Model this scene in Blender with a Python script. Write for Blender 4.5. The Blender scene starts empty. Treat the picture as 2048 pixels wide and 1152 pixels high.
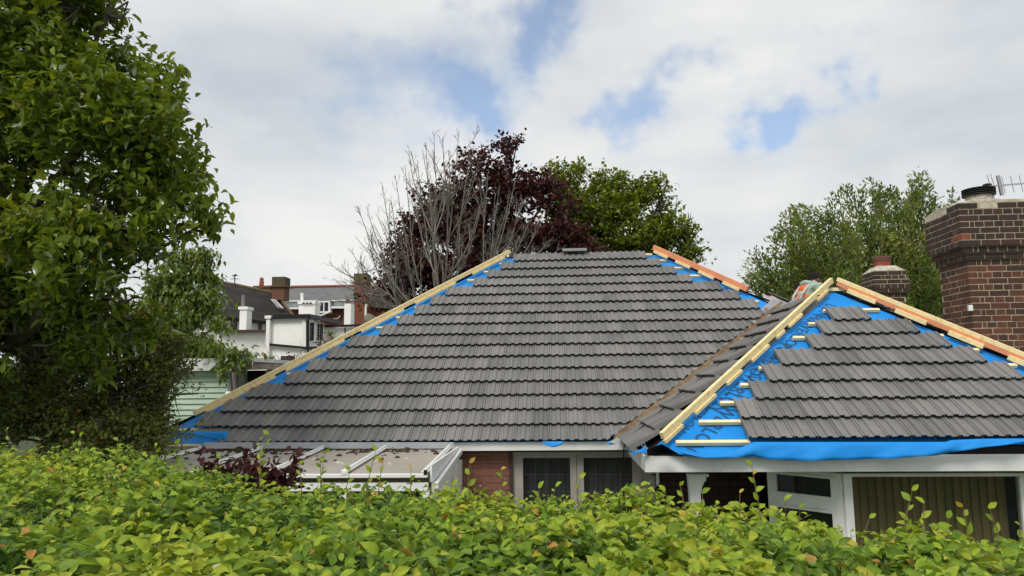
import bpy, bmesh, math, random
import numpy as np
from mathutils import Vector, Matrix, noise

# ------------------------------------------------------------------ camera, world, sun, exposure
SC = bpy.context.scene
COL = SC.collection
ZC = 3.1                                    # eye height above the lawn
F, PIT, ROL, YAW = 1448.745, 0.1255128, -0.0115620, -0.0625104
rng = random.Random(7)
nr = np.random.RandomState(11)

def ray(px, py):
    dx, dy = px-1024.0, py-576.0
    cr, sr = math.cos(ROL), math.sin(ROL)
    u = dx*cr+dy*sr; w = -dx*sr+dy*cr
    X = u/F; Z = -w/F
    cp, sp = math.cos(PIT), math.sin(PIT)
    y_ = cp-Z*sp; z_ = sp+Z*cp
    cy, sy = math.cos(YAW), math.sin(YAW)
    return Vector((X*cy+y_*sy, -X*sy+y_*cy, z_))
EYE = Vector((0, 0, ZC))
def at(px, py, Y):
    r = ray(px, py); return EYE + r*(Y/r.y)
def atx(px, py, X):
    r = ray(px, py); return EYE + r*(X/r.x)
def atz(px, py, z):
    r = ray(px, py); return EYE + r*((z-ZC)/r.z)

cam_d = bpy.data.cameras.new('camera'); cam = bpy.data.objects.new('camera', cam_d); COL.objects.link(cam)
c0 = ray(1024, 576).normalized()
cx_ = (ray(1025, 576)-ray(1024, 576)).normalized()
cx_ = (cx_ - c0*cx_.dot(c0)).normalized(); cu = cx_.cross(c0)
M = Matrix((cx_, cu, -c0)).transposed().to_4x4(); M.translation = EYE
cam.matrix_world = M
cam_d.sensor_width = 36; cam_d.lens = F/2048*36
cam_d.clip_start = 0.05; cam_d.clip_end = 5000
cam_d.dof.use_dof = True; cam_d.dof.focus_distance = 9.0; cam_d.dof.aperture_fstop = 16.0
SC.camera = cam

W = bpy.data.worlds.new('World'); SC.world = W; W.use_nodes = True
SUN_EL, SUN_AZ = math.radians(48), math.radians(205)      # azimuth clockwise from +y
def world():
    nt = W.node_tree; N = nt.nodes; L = nt.links
    N.clear()
    out = N.new('ShaderNodeOutputWorld'); bg = N.new('ShaderNodeBackground'); L.new(bg.outputs[0], out.inputs[0])
    S = 0.12; bg.inputs[1].default_value = S
    sky = N.new('ShaderNodeTexSky'); sky.sky_type = 'NISHITA'; sky.sun_disc = False
    sky.sun_elevation = SUN_EL; sky.sun_rotation = SUN_AZ; sky.altitude = 60; sky.air_density = 1.0; sky.dust_density = 1.2
    tc = N.new('ShaderNodeTexCoord')
    def math_(op, a, b=None, clamp=False):
        m = N.new('ShaderNodeMath'); m.operation = op; m.use_clamp = clamp
        for i, v in enumerate((a, b)):
            if v is None: continue
            if isinstance(v, (int, float)): m.inputs[i].default_value = v
            else: L.new(v, m.inputs[i])
        return m.outputs[0]
    def vm(op, a, b=None):
        m = N.new('ShaderNodeVectorMath'); m.operation = op
        for i, v in enumerate((a, b)):
            if v is None: continue
            if isinstance(v, (tuple, Vector)): m.inputs[i].default_value = v
            else: L.new(v, m.inputs[i])
        return m
    def noise_(vec, scale, detail, rough=0.55):
        n = N.new('ShaderNodeTexNoise'); n.inputs['Scale'].default_value = scale; n.inputs['Detail'].default_value = detail
        n.inputs['Roughness'].default_value = rough; L.new(vec, n.inputs['Vector']); return n
    d = tc.outputs['Generated']
    wn = noise_(d, 3.2, 5, 0.6)
    w1 = vm('SUBTRACT', wn.outputs['Color'], (0.5, 0.5, 0.5))
    w2 = N.new('ShaderNodeVectorMath'); w2.operation = 'SCALE'; L.new(w1.outputs[0], w2.inputs[0]); w2.inputs[3].default_value = 0.42
    dw = vm('ADD', d, w2.outputs[0]).outputs[0]
    # gaps in the cloud: soft round openings in the direction sphere, torn by the noise warp
    gaps = [((1120, 45), .08, .85), ((1085, 120), .07, .85), ((985, 80), .05, .5), ((690, 190), .10, .62), ((840, 200), .10, .5), ((960, 225), .09, .65), ((960, 262), .06, .75),
            ((1290, 210), .07, .8), ((1410, 185), .08, 1.0), ((1500, 168), .10, 1.2), ((1590, 185), .09, 1.15), ((1660, 150), .06, .9), ((1560, 225), .06, .8), ((1230, 250), .05, .5),
            ((2500, -500), .22, 1.0), ((-700, -400), .2, .9), ((900, -900), .2, .9)]
    acc = None
    for (p, r, k) in gaps:
        dd = vm('DISTANCE', dw, ray(*p).normalized()).outputs['Value']
        t = math_('DIVIDE', dd, r*.66); t = math_('MULTIPLY', t, t); t = math_('MULTIPLY', t, -1.0); t = math_('POWER', 2.718, t); t = math_('MULTIPLY', t, k)
        acc = t if acc is None else math_('ADD', acc, t)
    sc = vm('MULTIPLY', d, (1, 1, 2.4)).outputs[0]
    n2 = noise_(sc, 3.4, 8, 0.62)
    opening = math_('ADD', acc, math_('MULTIPLY', math_('SUBTRACT', n2.outputs['Fac'], 0.5), 1.25))
    mr = N.new('ShaderNodeMapRange'); mr.interpolation_type = 'SMOOTHSTEP'; L.new(opening, mr.inputs[0])
    mr.inputs[1].default_value = 0.12; mr.inputs[2].default_value = 1.2; mr.inputs[3].default_value = 0.0; mr.inputs[4].default_value = 0.9
    n3 = noise_(sc, 2.1, 7, 0.5)
    cr = N.new('ShaderNodeValToRGB'); L.new(n3.outputs['Fac'], cr.inputs[0])
    cr.color_ramp.elements[0].position = 0.33; cr.color_ramp.elements[0].color = (.50, .545, .60, 1)
    cr.color_ramp.elements[1].position = 0.62; cr.color_ramp.elements[1].color = (.80, .80, .785, 1)
    e = cr.color_ramp.elements.new(0.47); e.color = (.66, .685, .70, 1)
    sclc = vm('MULTIPLY', cr.outputs['Color'], (0.745/S,)*3)
    # the clear sky between the clouds: Nishita, lifted by thin high haze
    hz = N.new('ShaderNodeMix'); hz.data_type = 'RGBA'; hz.inputs['Factor'].default_value = 0.08
    skb = vm('MULTIPLY', sky.outputs[0], (.98, .98, .98))
    L.new(skb.outputs[0], hz.inputs[6]); hz.inputs[7].default_value = (.62/S, .70/S, .80/S, 1)
    mx = N.new('ShaderNodeMix'); mx.data_type = 'RGBA'; L.new(mr.outputs[0], mx.inputs['Factor'])
    L.new(sclc.outputs[0], mx.inputs[6]); L.new(hz.outputs[2], mx.inputs[7])
    L.new(mx.outputs[2], bg.inputs[0])
world()
sd = bpy.data.lights.new('sun', 'SUN'); sd.energy = 1.5; sd.angle = math.radians(24); sd.color = (1, .96, .89)
sun = bpy.data.objects.new('sun', sd); COL.objects.link(sun)
sv = Vector((math.sin(SUN_AZ)*math.cos(SUN_EL), math.cos(SUN_AZ)*math.cos(SUN_EL), math.sin(SUN_EL)))
sun.rotation_euler = (-sv).to_track_quat('-Z', 'Y').to_euler(); sun.location = (0, -5, 30)
SC.view_settings.view_transform = 'Standard'; SC.view_settings.look = 'None'; SC.view_settings.gamma = 1
SC.view_settings.exposure = 0.58; SC.view_settings.use_curve_mapping = False
SC.cycles.max_bounces = 6; SC.cycles.transparent_max_bounces = 12

# ------------------------------------------------------------------ materials
def mat(name, col, rough=.7, col2=None, nscale=8, ndetail=6, bump=0.0, bscale=60, stretch=(1, 1, 1), rand=0.0, rand_cols=None,
        spec=.3, metal=0, coords='Object', dirt=None, dirt_scale=1.5, dirt_amt=.5, alpha=1):
    m = bpy.data.materials.new(name); m.use_nodes = True
    nt = m.node_tree; N = nt.nodes; L = nt.links
    b = N['Principled BSDF']; b.inputs['Roughness'].default_value = rough
    b.inputs['Specular IOR Level'].default_value = spec; b.inputs['Metallic'].default_value = metal
    b.inputs['Alpha'].default_value = alpha
    tc = N.new('ShaderNodeTexCoord'); mp = N.new('ShaderNodeMapping'); mp.inputs['Scale'].default_value = stretch
    L.new(tc.outputs[coords], mp.inputs[0])
    c = None
    def rgb(x):
        n = N.new('ShaderNodeRGB'); n.outputs[0].default_value = (*x, 1); return n.outputs[0]
    def mix(f, a, bb, mode='MIX'):
        n = N.new('ShaderNodeMix'); n.data_type = 'RGBA'; n.blend_type = mode
        if isinstance(f, (int, float)): n.inputs['Factor'].default_value = f
        else: L.new(f, n.inputs['Factor'])
        L.new(a, n.inputs[6]); L.new(bb, n.inputs[7]); return n.outputs[2]
    if rand_cols:
        oi = N.new('ShaderNodeObjectInfo'); r = N.new('ShaderNodeValToRGB'); L.new(oi.outputs['Random'], r.inputs[0])
        r.color_ramp.interpolation = 'LINEAR'
        while len(r.color_ramp.elements) < len(rand_cols): r.color_ramp.elements.new(0.5)
        for i, cc in enumerate(rand_cols):
            r.color_ramp.elements[i].position = i/(len(rand_cols)-1); r.color_ramp.elements[i].color = (*cc, 1)
        c = r.outputs[0]
    else: c = rgb(col)
    if col2:
        n = N.new('ShaderNodeTexNoise'); n.inputs['Scale'].default_value = nscale; n.inputs['Detail'].default_value = ndetail
        L.new(mp.outputs[0], n.inputs['Vector'])
        rr = N.new('ShaderNodeMapRange'); rr.inputs[1].default_value = .35; rr.inputs[2].default_value = .65; L.new(n.outputs['Fac'], rr.inputs[0])
        c = mix(rr.outputs[0], c, rgb(col2))
    if dirt:
        n = N.new('ShaderNodeTexNoise'); n.inputs['Scale'].default_value = dirt_scale; n.inputs['Detail'].default_value = 9; n.inputs['Roughness'].default_value = .7
        geo = N.new('ShaderNodeNewGeometry'); L.new(geo.outputs['Position'], n.inputs['Vector'])
        rr = N.new('ShaderNodeMapRange'); rr.inputs[1].default_value = .5; rr.inputs[2].default_value = .72; rr.inputs[4].default_value = dirt_amt; L.new(n.outputs['Fac'], rr.inputs[0])
        c = mix(rr.outputs[0], c, rgb(dirt))
    if rand:
        oi = N.new('ShaderNodeObjectInfo'); rr = N.new('ShaderNodeMapRange'); L.new(oi.outputs['Random'], rr.inputs[0])
        rr.inputs[3].default_value = 1-rand; rr.inputs[4].default_value = 1+rand
        vm = N.new('ShaderNodeVectorMath'); vm.operation = 'SCALE'; L.new(c, vm.inputs[0]); L.new(rr.outputs[0], vm.inputs[3]); c = vm.outputs[0]
    L.new(c, b.inputs['Base Color'])
    if bump:
        n = N.new('ShaderNodeTexNoise'); n.inputs['Scale'].default_value = bscale; n.inputs['Detail'].default_value = 4
        L.new(mp.outputs[0], n.inputs['Vector'])
        bp = N.new('ShaderNodeBump'); bp.inputs['Strength'].default_value = bump; bp.inputs['Distance'].default_value = .01
        L.new(n.outputs['Fac'], bp.inputs['Height']); L.new(bp.outputs[0], b.inputs['Normal'])
    return m

def leaf_mat(name, cols, gloss=.25, trans=.35, rough=.42):
    m = bpy.data.materials.new(name); m.use_nodes = True
    nt = m.node_tree; N = nt.nodes; L = nt.links; N.clear()
    out = N.new('ShaderNodeOutputMaterial')
    a = N.new('ShaderNodeAttribute'); a.attribute_name = 'tint'
    r = N.new('ShaderNodeValToRGB'); L.new(a.outputs['Fac'], r.inputs[0])
    while len(r.color_ramp.elements) < len(cols): r.color_ramp.elements.new(.5)
    for i, (p, c) in enumerate(cols): r.color_ramp.elements[i].position = p; r.color_ramp.elements[i].color = (*c, 1)
    n = N.new('ShaderNodeTexNoise'); n.inputs['Scale'].default_value = 35; geo = N.new('ShaderNodeNewGeometry'); L.new(geo.outputs['Position'], n.inputs['Vector'])
    mr = N.new('ShaderNodeMapRange'); L.new(n.outputs['Fac'], mr.inputs[0]); mr.inputs[1].default_value = .3; mr.inputs[2].default_value = .7; mr.inputs[3].default_value = .78; mr.inputs[4].default_value = 1.2
    sc = N.new('ShaderNodeVectorMath'); sc.operation = 'SCALE'; L.new(r.outputs[0], sc.inputs[0]); L.new(mr.outputs[0], sc.inputs[3])
    d = N.new('ShaderNodeBsdfDiffuse'); t = N.new('ShaderNodeBsdfTranslucent'); g = N.new('ShaderNodeBsdfGlossy')
    g.inputs['Roughness'].default_value = rough; g.inputs['Color'].default_value = (.9, .95, 1, 1)
    L.new(sc.outputs[0], d.inputs[0])
    tcol = N.new('ShaderNodeVectorMath'); tcol.operation = 'MULTIPLY'; tcol.inputs[1].default_value = (1.5, 1.35, .55); L.new(sc.outputs[0], tcol.inputs[0]); L.new(tcol.outputs[0], t.inputs[0])
    m1 = N.new('ShaderNodeMixShader'); m1.inputs[0].default_value = trans; L.new(d.outputs[0], m1.inputs[1]); L.new(t.outputs[0], m1.inputs[2])
    lw = N.new('ShaderNodeFresnel'); lw.inputs[0].default_value = 1.42
    mm = N.new('ShaderNodeMath'); mm.operation = 'MULTIPLY'; mm.inputs[1].default_value = gloss*2.2; L.new(lw.outputs[0], mm.inputs[0])
    m2 = N.new('ShaderNodeMixShader'); L.new(mm.outputs[0], m2.inputs[0]); L.new(m1.outputs[0], m2.inputs[1]); L.new(g.outputs[0], m2.inputs[2])
    L.new(m2.outputs[0], out.inputs[0]); return m

def glass_mat(name, tint=(.02, .025, .025), alpha=.45):
    m = bpy.data.materials.new(name); m.use_nodes = True
    b = m.node_tree.nodes['Principled BSDF']; b.inputs['Base Color'].default_value = (*tint, 1); b.inputs['Roughness'].default_value = .04
    b.inputs['Alpha'].default_value = alpha; b.inputs['Specular IOR Level'].default_value = .6
    return m

TILE_COLS = [(.140, .137, .134), (.196, .190, .183), (.168, .164, .161), (.226, .219, .209), (.184, .179, .174)]
m_tile = mat('concrete_tile_grey', (.12, .12, .12), .72, bump=.35, bscale=220, rand_cols=TILE_COLS, spec=.3, dirt=(.26, .245, .225), dirt_scale=2.2, dirt_amt=.7)
m_felt = mat('blue_roofing_membrane', (.008, .23, .68), .6, col2=(.018, .28, .76), nscale=3, bump=.9, bscale=5, spec=.25)
m_ink = mat('dark_navy_print', (.014, .085, .21), .6)
m_batten = mat('sawn_batten_timber', (.86, .71, .37), .75, col2=(.92, .80, .50), nscale=14, stretch=(1, 8, 8), bump=.2, bscale=30, rand=.08)
m_timber = mat('new_yellow_pine', (.86, .67, .31), .7, col2=(.93, .79, .46), nscale=5, stretch=(.6, 14, 14), bump=.15, bscale=20, rand=.05, dirt=(.40, .22, .07), dirt_scale=17, dirt_amt=.6)
m_orange = mat('orange_treated_timber', (.68, .24, .11), .7, col2=(.76, .34, .18), nscale=6, stretch=(.6, 12, 12), bump=.15, bscale=20)
m_upvc = mat('white_board', (.84, .85, .83), .4, col2=(.80, .81, .79), nscale=2.5, spec=.4, dirt=(.42, .43, .38), dirt_scale=4, dirt_amt=.35)
m_beige = mat('painted_door_frame', (.38, .345, .31), .5, col2=(.33, .30, .27), nscale=6)
m_lead = mat('lead_valley_grey', (.25, .26, .28), .55, col2=(.33, .34, .35), nscale=3, bump=.3, bscale=8, dirt=(.30, .32, .12), dirt_scale=3.5, dirt_amt=.45)
m_rust = mat('brown_mortar_stain', (.14, .085, .05), .9, col2=(.24, .16, .09), nscale=12, bump=.6, bscale=40)
m_greyfelt = mat('pale_grey_underlay', (.50, .46, .43), .8, col2=(.42, .39, .37), nscale=5, bump=.5, bscale=12)
m_black = mat('black_membrane_and_shade', (.012, .012, .012), .45, bump=.3, bscale=12)
BR_DARK = [(.036, .026, .024), (.052, .033, .028), (.072, .038, .030), (.042, .032, .030), (.060, .034, .028)]
BR_RED = [(.135, .055, .034), (.075, .038, .029), (.17, .07, .040), (.105, .047, .032), (.062, .036, .029), (.15, .058, .034)]
m_brickd = mat('dark_sooty_brick', (.1, .05, .04), .9, rand_cols=BR_DARK, col2=None, bump=.7, bscale=90, dirt=(.14, .10, .08), dirt_scale=30, dirt_amt=.5)
m_brickr = mat('red_brick', (.2, .08, .05), .9, rand_cols=BR_RED, bump=.7, bscale=90, dirt=(.045, .03, .03), dirt_scale=14, dirt_amt=.6)
m_brickw = mat('red_wall_brick', (.2, .08, .05), .9, rand_cols=[(.22, .085, .065), (.27, .11, .08), (.20, .08, .065)], bump=.5, bscale=90)
m_brickwhite = mat('limewashed_brick', (.62, .56, .44), .9, col2=(.45, .38, .28), nscale=20, bump=.7, bscale=60)
m_brickorange = mat('spalled_orange_brick', (.30, .085, .05), .95, col2=(.20, .07, .045), nscale=30, bump=.9, bscale=70)
m_mortar = mat('buff_mortar', (.46, .40, .28), .95, col2=(.30, .26, .18), nscale=25, bump=.6, bscale=80)
m_flaunch = mat('lichen_cement', (.42, .38, .30), .95, col2=(.60, .56, .46), nscale=9, bump=.8, bscale=40, dirt=(.06, .055, .045), dirt_scale=14, dirt_amt=.8)
m_terra = mat('terracotta_pot', (.33, .095, .06), .8, col2=(.26, .075, .05), nscale=12, bump=.3, bscale=60)
m_terrad = mat('sooty_pot_rim', (.11, .05, .04), .8, col2=(.16, .07, .05), nscale=12, bump=.3, bscale=60)
m_ribblack = mat('black_ribbed_cowl', (.015, .02, .015), .5)
m_alu = mat('weathered_aluminium', (.45, .44, .45), .45, metal=.6)
m_galv = mat('galvanised_steel', (.55, .57, .60), .35, col2=(.40, .42, .45), nscale=40, metal=.8)
m_glass = glass_mat('window_glass', alpha=.30)
m_glassdark = glass_mat('dark_glass', (.012, .012, .012), .8)
m_lead2 = mat('leaded_cames', (.05, .05, .055), .5)
m_poly = mat('polycarbonate_sheet', (.43, .38, .32), .4, col2=(.37, .33, .28), nscale=2, stretch=(1, 1, 1), bump=.15, bscale=6, spec=.5, dirt=(.30, .27, .22), dirt_scale=5, dirt_amt=.5)
m_moss = mat('dark_moss', (.045, .03, .02), 1, col2=(.09, .07, .035), nscale=60, bump=.8, bscale=80)
m_render = mat('white_render', (.90, .89, .86), .9, col2=(.86, .85, .81), nscale=1.2, bump=.35, bscale=6, dirt=(.62, .60, .55), dirt_scale=.9, dirt_amt=.3)
m_oldtile = mat('old_brown_roof_tiles', (.032, .027, .024), .95, col2=(.022, .019, .018), nscale=1.5, bump=.5, bscale=12, dirt=(.09, .07, .04), dirt_scale=1.1, dirt_amt=.4)
m_moss2 = mat('mossy_ridge', (.10, .085, .04), .95, col2=(.16, .10, .06), nscale=4)
m_slate = mat('grey_slate', (.12, .125, .13), .75, col2=(.16, .16, .155), nscale=1.2, ndetail=8, bump=.3, bscale=6)
m_leadroof = mat('lead_apron', (.20, .21, .225), .6, col2=(.15, .155, .165), nscale=2)
m_farbrick = mat('distant_red_brick', (.20, .075, .045), .95, col2=(.15, .055, .035), nscale=9, bump=.4, bscale=20)
m_farbrickd = mat('distant_brown_brick', (.13, .075, .05), .95, col2=(.19, .09, .055), nscale=9, dirt=(.06, .055, .03), dirt_scale=2)
m_ridge_red = mat('red_ridge_tile', (.33, .10, .06), .85, col2=(.26, .09, .06), nscale=8)
m_gutter = mat('black_gutter', (.012, .012, .013), .45)
m_frame = mat('white_window_frame', (.78, .78, .76), .4)
m_dark = mat('dark_interior', (.02, .018, .016), .9)
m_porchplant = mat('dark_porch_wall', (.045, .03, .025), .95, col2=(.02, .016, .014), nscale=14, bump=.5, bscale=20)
m_blind = mat('green_vertical_blind', (.34, .31, .09), .8, col2=(.40, .30, .12), nscale=3, rand=.2)
m_shed = mat('pale_green_boards', (.44, .56, .43), .6, col2=(.41, .53, .41), nscale=2, stretch=(1, 1, 6), rand=.03)
m_greywood = mat('weathered_grey_wood', (.24, .21, .17), .9, col2=(.16, .14, .12), nscale=10, stretch=(1, 1, .2), bump=.4, bscale=20)
m_bark = mat('dark_bark', (.06, .05, .038), .95, col2=(.10, .085, .06), nscale=16, bump=.8, bscale=30)
m_barklight = mat('pale_grey_bark', (.22, .20, .175), .9, col2=(.16, .145, .125), nscale=10, bump=.4, bscale=30)
m_twig = mat('hedge_twig', (.16, .10, .06), .85, col2=(.24, .16, .09), nscale=10)
m_skin = mat('brown_skin', (.22, .105, .06), .55, col2=(.17, .08, .048), nscale=12)
m_hair = mat('black_hair', (.008, .007, .007), .8, bump=1, bscale=180)
m_hoodie = mat('pale_green_fleece', (.36, .47, .38), .9, col2=(.31, .41, .33), nscale=6, bump=.5, bscale=25)
m_vest = mat('orange_hi_vis', (.85, .16, .04), .7, col2=(.75, .13, .035), nscale=10)
m_band = mat('silver_reflective_band', (.5, .48, .44), .35)
m_navy = mat('dark_work_trousers', (.03, .035, .05), .9)
m_cable = mat('black_cable', (.015, .012, .011), .6)
m_grass = mat('lawn_grass', (.045, .075, .022), .95, col2=(.06, .085, .03), nscale=1, bump=.4, bscale=10, coords='Object')
m_soil = mat('distant_field', (.05, .07, .03), .95, col2=(.07, .08, .04), nscale=.02)
LM_HEDGE = leaf_mat('hornbeam_hedge_leaf', [(0, (0.041, 0.096, 0.021)), (.35, (0.105, 0.192, 0.023)), (.62, (0.193, 0.294, 0.028)), (.86, (0.315, 0.414, 0.038)), (.93, (0.490, 0.433, 0.047)), (.97, (0.490, 0.288, 0.075)), (1, (0.446, 0.192, 0.066))], gloss=.14, trans=.3)
LM_BIG = leaf_mat('magnolia_leaf', [(0, (0.065, 0.110, 0.013)), (.6, (0.159, 0.228, 0.020)), (.92, (0.317, 0.374, 0.033)), (.975, (0.390, 0.387, 0.033)), (1, (0.288, 0.179, 0.066))], gloss=.10, trans=.42)
LM_SHRUB = leaf_mat('small_shrub_leaf', [(0, (0.070, 0.094, 0.018)), (.6, (0.154, 0.188, 0.037)), (.9, (0.266, 0.275, 0.066)), (.96, (0.182, 0.075, 0.039)), (1, (0.770, 0.475, 0.033))], gloss=.12, trans=.25)
LM_CHERRY = leaf_mat('light_green_leaf', [(0, (0.072, 0.130, 0.016)), (.6, (0.156, 0.227, 0.024)), (.95, (0.288, 0.335, 0.045)), (1, (0.336, 0.216, 0.080))], gloss=.2, trans=.35)
LM_PURPLE = leaf_mat('purple_maple_leaf', [(0, (0.027, 0.010, 0.011)), (.6, (0.072, 0.021, 0.020)), (.93, (0.150, 0.036, 0.029)), (1, (0.225, 0.058, 0.036))], gloss=.1, trans=.2)
LM_MAPLE = leaf_mat('field_maple_leaf', [(0, (0.064, 0.101, 0.013)), (.5, (0.144, 0.196, 0.016)), (.9, (0.320, 0.338, 0.026)), (1, (0.352, 0.311, 0.046))], gloss=.1, trans=.3)
LM_BAY = leaf_mat('bay_leaf', [(0, (0.075, 0.119, 0.020)), (.5, (0.158, 0.217, 0.042)), (.9, (0.285, 0.336, 0.077)), (1, (0.285, 0.196, 0.084))], gloss=.14, trans=.3)

# ------------------------------------------------------------------ mesh helpers
class MB:
    def __init__(s): s.v = []; s.f = []
    def add(s, vs, fs):
        o = len(s.v); s.v += [tuple(x) for x in vs]; s.f += [tuple(i+o for i in f) for f in fs]; return s
    def obox(s, c, ax, ay, az, h):      # centre, axes, half sizes
        c = Vector(c); vs = []
        for k in (-1, 1):
            for j in (-1, 1):
                for i in (-1, 1): vs.append(c+ax*(i*h[0])+ay*(j*h[1])+az*(k*h[2]))
        return s.add(vs, [(0, 2, 3, 1), (4, 5, 7, 6), (0, 1, 5, 4), (2, 6, 7, 3), (0, 4, 6, 2), (1, 3, 7, 5)])
    def box(s, a, b):
        a = Vector(a); b = Vector(b); c = (a+b)/2; h = [abs(b[i]-a[i])/2 for i in range(3)]
        return s.obox(c, Vector((1, 0, 0)), Vector((0, 1, 0)), Vector((0, 0, 1)), h)
    def beam(s, A, B, w, h, up=Vector((0, 0, 1)), lift=0.0):
        A = Vector(A); B = Vector(B); d = (B-A).normalized(); side = d.cross(up).normalized(); u = side.cross(d).normalized()
        return s.obox((A+B)/2+u*lift, d, side, u, ((B-A).length/2, w/2, h/2))
    def tube(s, pts, r, n=6, cap=True):
        pts = [Vector(p) for p in pts]; rs = r if isinstance(r, (list, tuple)) else [r]*len(pts)
        vs = []; prev = None
        for i, p in enumerate(pts):
            d = (pts[min(i+1, len(pts)-1)]-pts[max(i-1, 0)]).normalized()
            a = prev if prev is not None else (Vector((1, 0, 0)) if abs(d.x) < .8 else Vector((0, 1, 0)))
            a = (a-d*a.dot(d)).normalized(); b = d.cross(a); prev = a
            for k in range(n):
                t = 2*math.pi*k/n; vs.append(p+(a*math.cos(t)+b*math.sin(t))*rs[i])
        fs = [(i*n+k, i*n+(k+1) % n, (i+1)*n+(k+1) % n, (i+1)*n+k) for i in range(len(pts)-1) for k in range(n)]
        if cap: fs += [tuple(range(n-1, -1, -1)), tuple(range((len(pts)-1)*n, len(pts)*n))]
        return s.add(vs, fs)
    def lathe(s, c, prof, n=20):
        c = Vector(c); vs = []
        for r, z in prof:
            for k in range(n):
                t = 2*math.pi*k/n; vs.append(c+Vector((r*math.cos(t), r*math.sin(t), z)))
        fs = [(i*n+k, i*n+(k+1) % n, (i+1)*n+(k+1) % n, (i+1)*n+k) for i in range(len(prof)-1) for k in range(n)]
        fs += [tuple(range(n-1, -1, -1)), tuple(range((len(prof)-1)*n, len(prof)*n))]
        return s.add(vs, fs)
    def prism(s, plan, z0, z1):
        n = len(plan); vs = [(p[0], p[1], z0) for p in plan]+[(p[0], p[1], z1) for p in plan]
        return s.add(vs, [(i, (i+1) % n, n+(i+1) % n, n+i) for i in range(n)]+[tuple(range(n-1, -1, -1)), tuple(range(n, 2*n))])
    def mesh(s, name):
        me = bpy.data.meshes.new(name); me.from_pydata(s.v, [], s.f); me.update(); return me
    def build(s, name, m, parent=None, smooth=False, bevel=0, **kw):
        return link(name, s.mesh(name), m, parent, smooth, bevel, **kw)
def link(name, me, m, parent=None, smooth=False, bevel=0, **kw):
    if m and not me.materials: me.materials.append(m)
    if smooth: me.polygons.foreach_set('use_smooth', [True]*len(me.polygons))
    o = bpy.data.objects.new(name, me); COL.objects.link(o)
    if parent is not None: o.parent = parent
    if bevel:
        b = o.modifiers.new('bevel', 'BEVEL'); b.width = bevel; b.segments = 2; b.limit_method = 'ANGLE'
    tag(o, **kw); return o
def tag(o, label=None, cat=None, group=None, kind=None):
    for k, v in (('label', label), ('category', cat), ('group', group), ('kind', kind)):
        if v: o[k] = v
    return o
def thing(name, label, cat, group=None, kind=None):
    o = bpy.data.objects.new(name, None); COL.objects.link(o); o.empty_display_size = .1
    return tag(o, label, cat, group, kind)
def R(a, b): return rng.uniform(a, b)

# ------------------------------------------------------------------ ground
g = MB(); n = 24
g.add([(-1200, -300, 0), (1200, -300, 0), (1200, 1700, 0), (-1200, 1700, 0)], [(0, 1, 2, 3)])
g.build('ground', m_soil, kind='structure')
g = MB(); g.add([(-14, -2, .004), (16, -2, .004), (16, 20, .004), (-14, 20, .004)], [(0, 1, 2, 3)]); g.build('lawn', m_grass, kind='structure')

# ------------------------------------------------------------------ bungalow
house = thing('bungalow', 'brick bungalow being re-roofed with grey concrete tiles over blue membrane', 'house')
TP = .7233; PA = math.atan(TP); G = .281; TW = .2
UX = Vector((1, 0, 0))
US = Vector((0, math.cos(PA), math.sin(PA))); UN = Vector((0, -math.sin(PA), math.cos(PA)))
Y0, Z0 = 8.242, ZC-.689          # main eave
YW, ZW = 6.642, ZC-.553          # wing eave
RY = 12.115; RZ = Z0+(RY-Y0)*TP
APX = Vector((3.33, 8.885, ZC+1.073))
TL = .6556; PL = math.atan(TL)
XL0 = .655
def pm(x, s, n=0): return Vector((x, Y0, Z0))+US*s+UN*n
def pw(x, s, n=0): return Vector((x, YW, ZW))+US*s+UN*n
USL = Vector((math.cos(PL), 0, math.sin(PL))); UNL = Vector((-math.sin(PL), 0, math.cos(PL)))
ZL0 = ZC-.553+(XL0-.85)*TL
def pl(y, s, n=0): return Vector((XL0, y, ZL0))+USL*s+UNL*n
def hipL(y): return -.80-(RY-y)*1.05            # main left hip x at given y
def hipR(y): return 1.65+(RY-y)*1.0
def whipL(y): return APX.x-(APX.y-y)*1.105
def whipR(y): return APX.x+(APX.y-y)*.985
SM = (RY-Y0)/math.cos(PA)
# felt decks
DN = -.08
mr_ = MB()
fl, fr = pm(hipL(Y0)-.06, .03, DN), pm(hipR(Y0)+.07, .03, DN)
rl, rr_ = pm(-.86, SM, DN), pm(1.72, SM, DN)
by = 2*RY-Y0
bl, br_ = Vector((fl.x, by, fl.z)), Vector((fr.x, by, fr.z))
mr_.add([fl, fr, rr_, rl, bl, br_], [(0, 1, 2, 3), (1, 5, 2), (5, 4, 3, 2), (4, 0, 3), (0, 4, 5, 1)])
main_roof = mr_.build('main_roof', m_felt, house, label='large hipped main roof of blue membrane under grey tiles')
m_farslope = mat('grey_tile_slope', (.18, .175, .168), .75, col2=(.15, .146, .14), nscale=6, bump=.3, bscale=40)
def courses(a0, a1, b0, b1, n, par):
    b = MB()
    a0, a1, b0, b1 = map(Vector, (a0, a1, b0, b1)); nrm = (a1-a0).cross(b0-a0).normalized()
    if nrm.z < 0: nrm = -nrm
    for i in range(n):
        t, u = i/n, (i+1)/n
        p, q, r_, t_ = a0.lerp(b0, t), a1.lerp(b1, t), a1.lerp(b1, u), a0.lerp(b0, u)
        b.add([p+nrm*.06, q+nrm*.06, r_+nrm*.03, t_+nrm*.03, p+nrm*.03, q+nrm*.03], [(0, 1, 2, 3), (4, 5, 1, 0)])
    return b.build('tile_courses', m_farslope, par, kind='stuff')
courses(fr, br_, rr_, rr_+Vector((0, .02, 0)), 17, main_roof); courses(br_, bl, rr_, rl, 17, main_roof); courses(bl, fl, rl+Vector((0, .02, 0)), rl, 17, main_roof)
wr = MB()
cl, cr_ = pw(.80, -.05, DN), pw(5.66, .01, DN)
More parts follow.
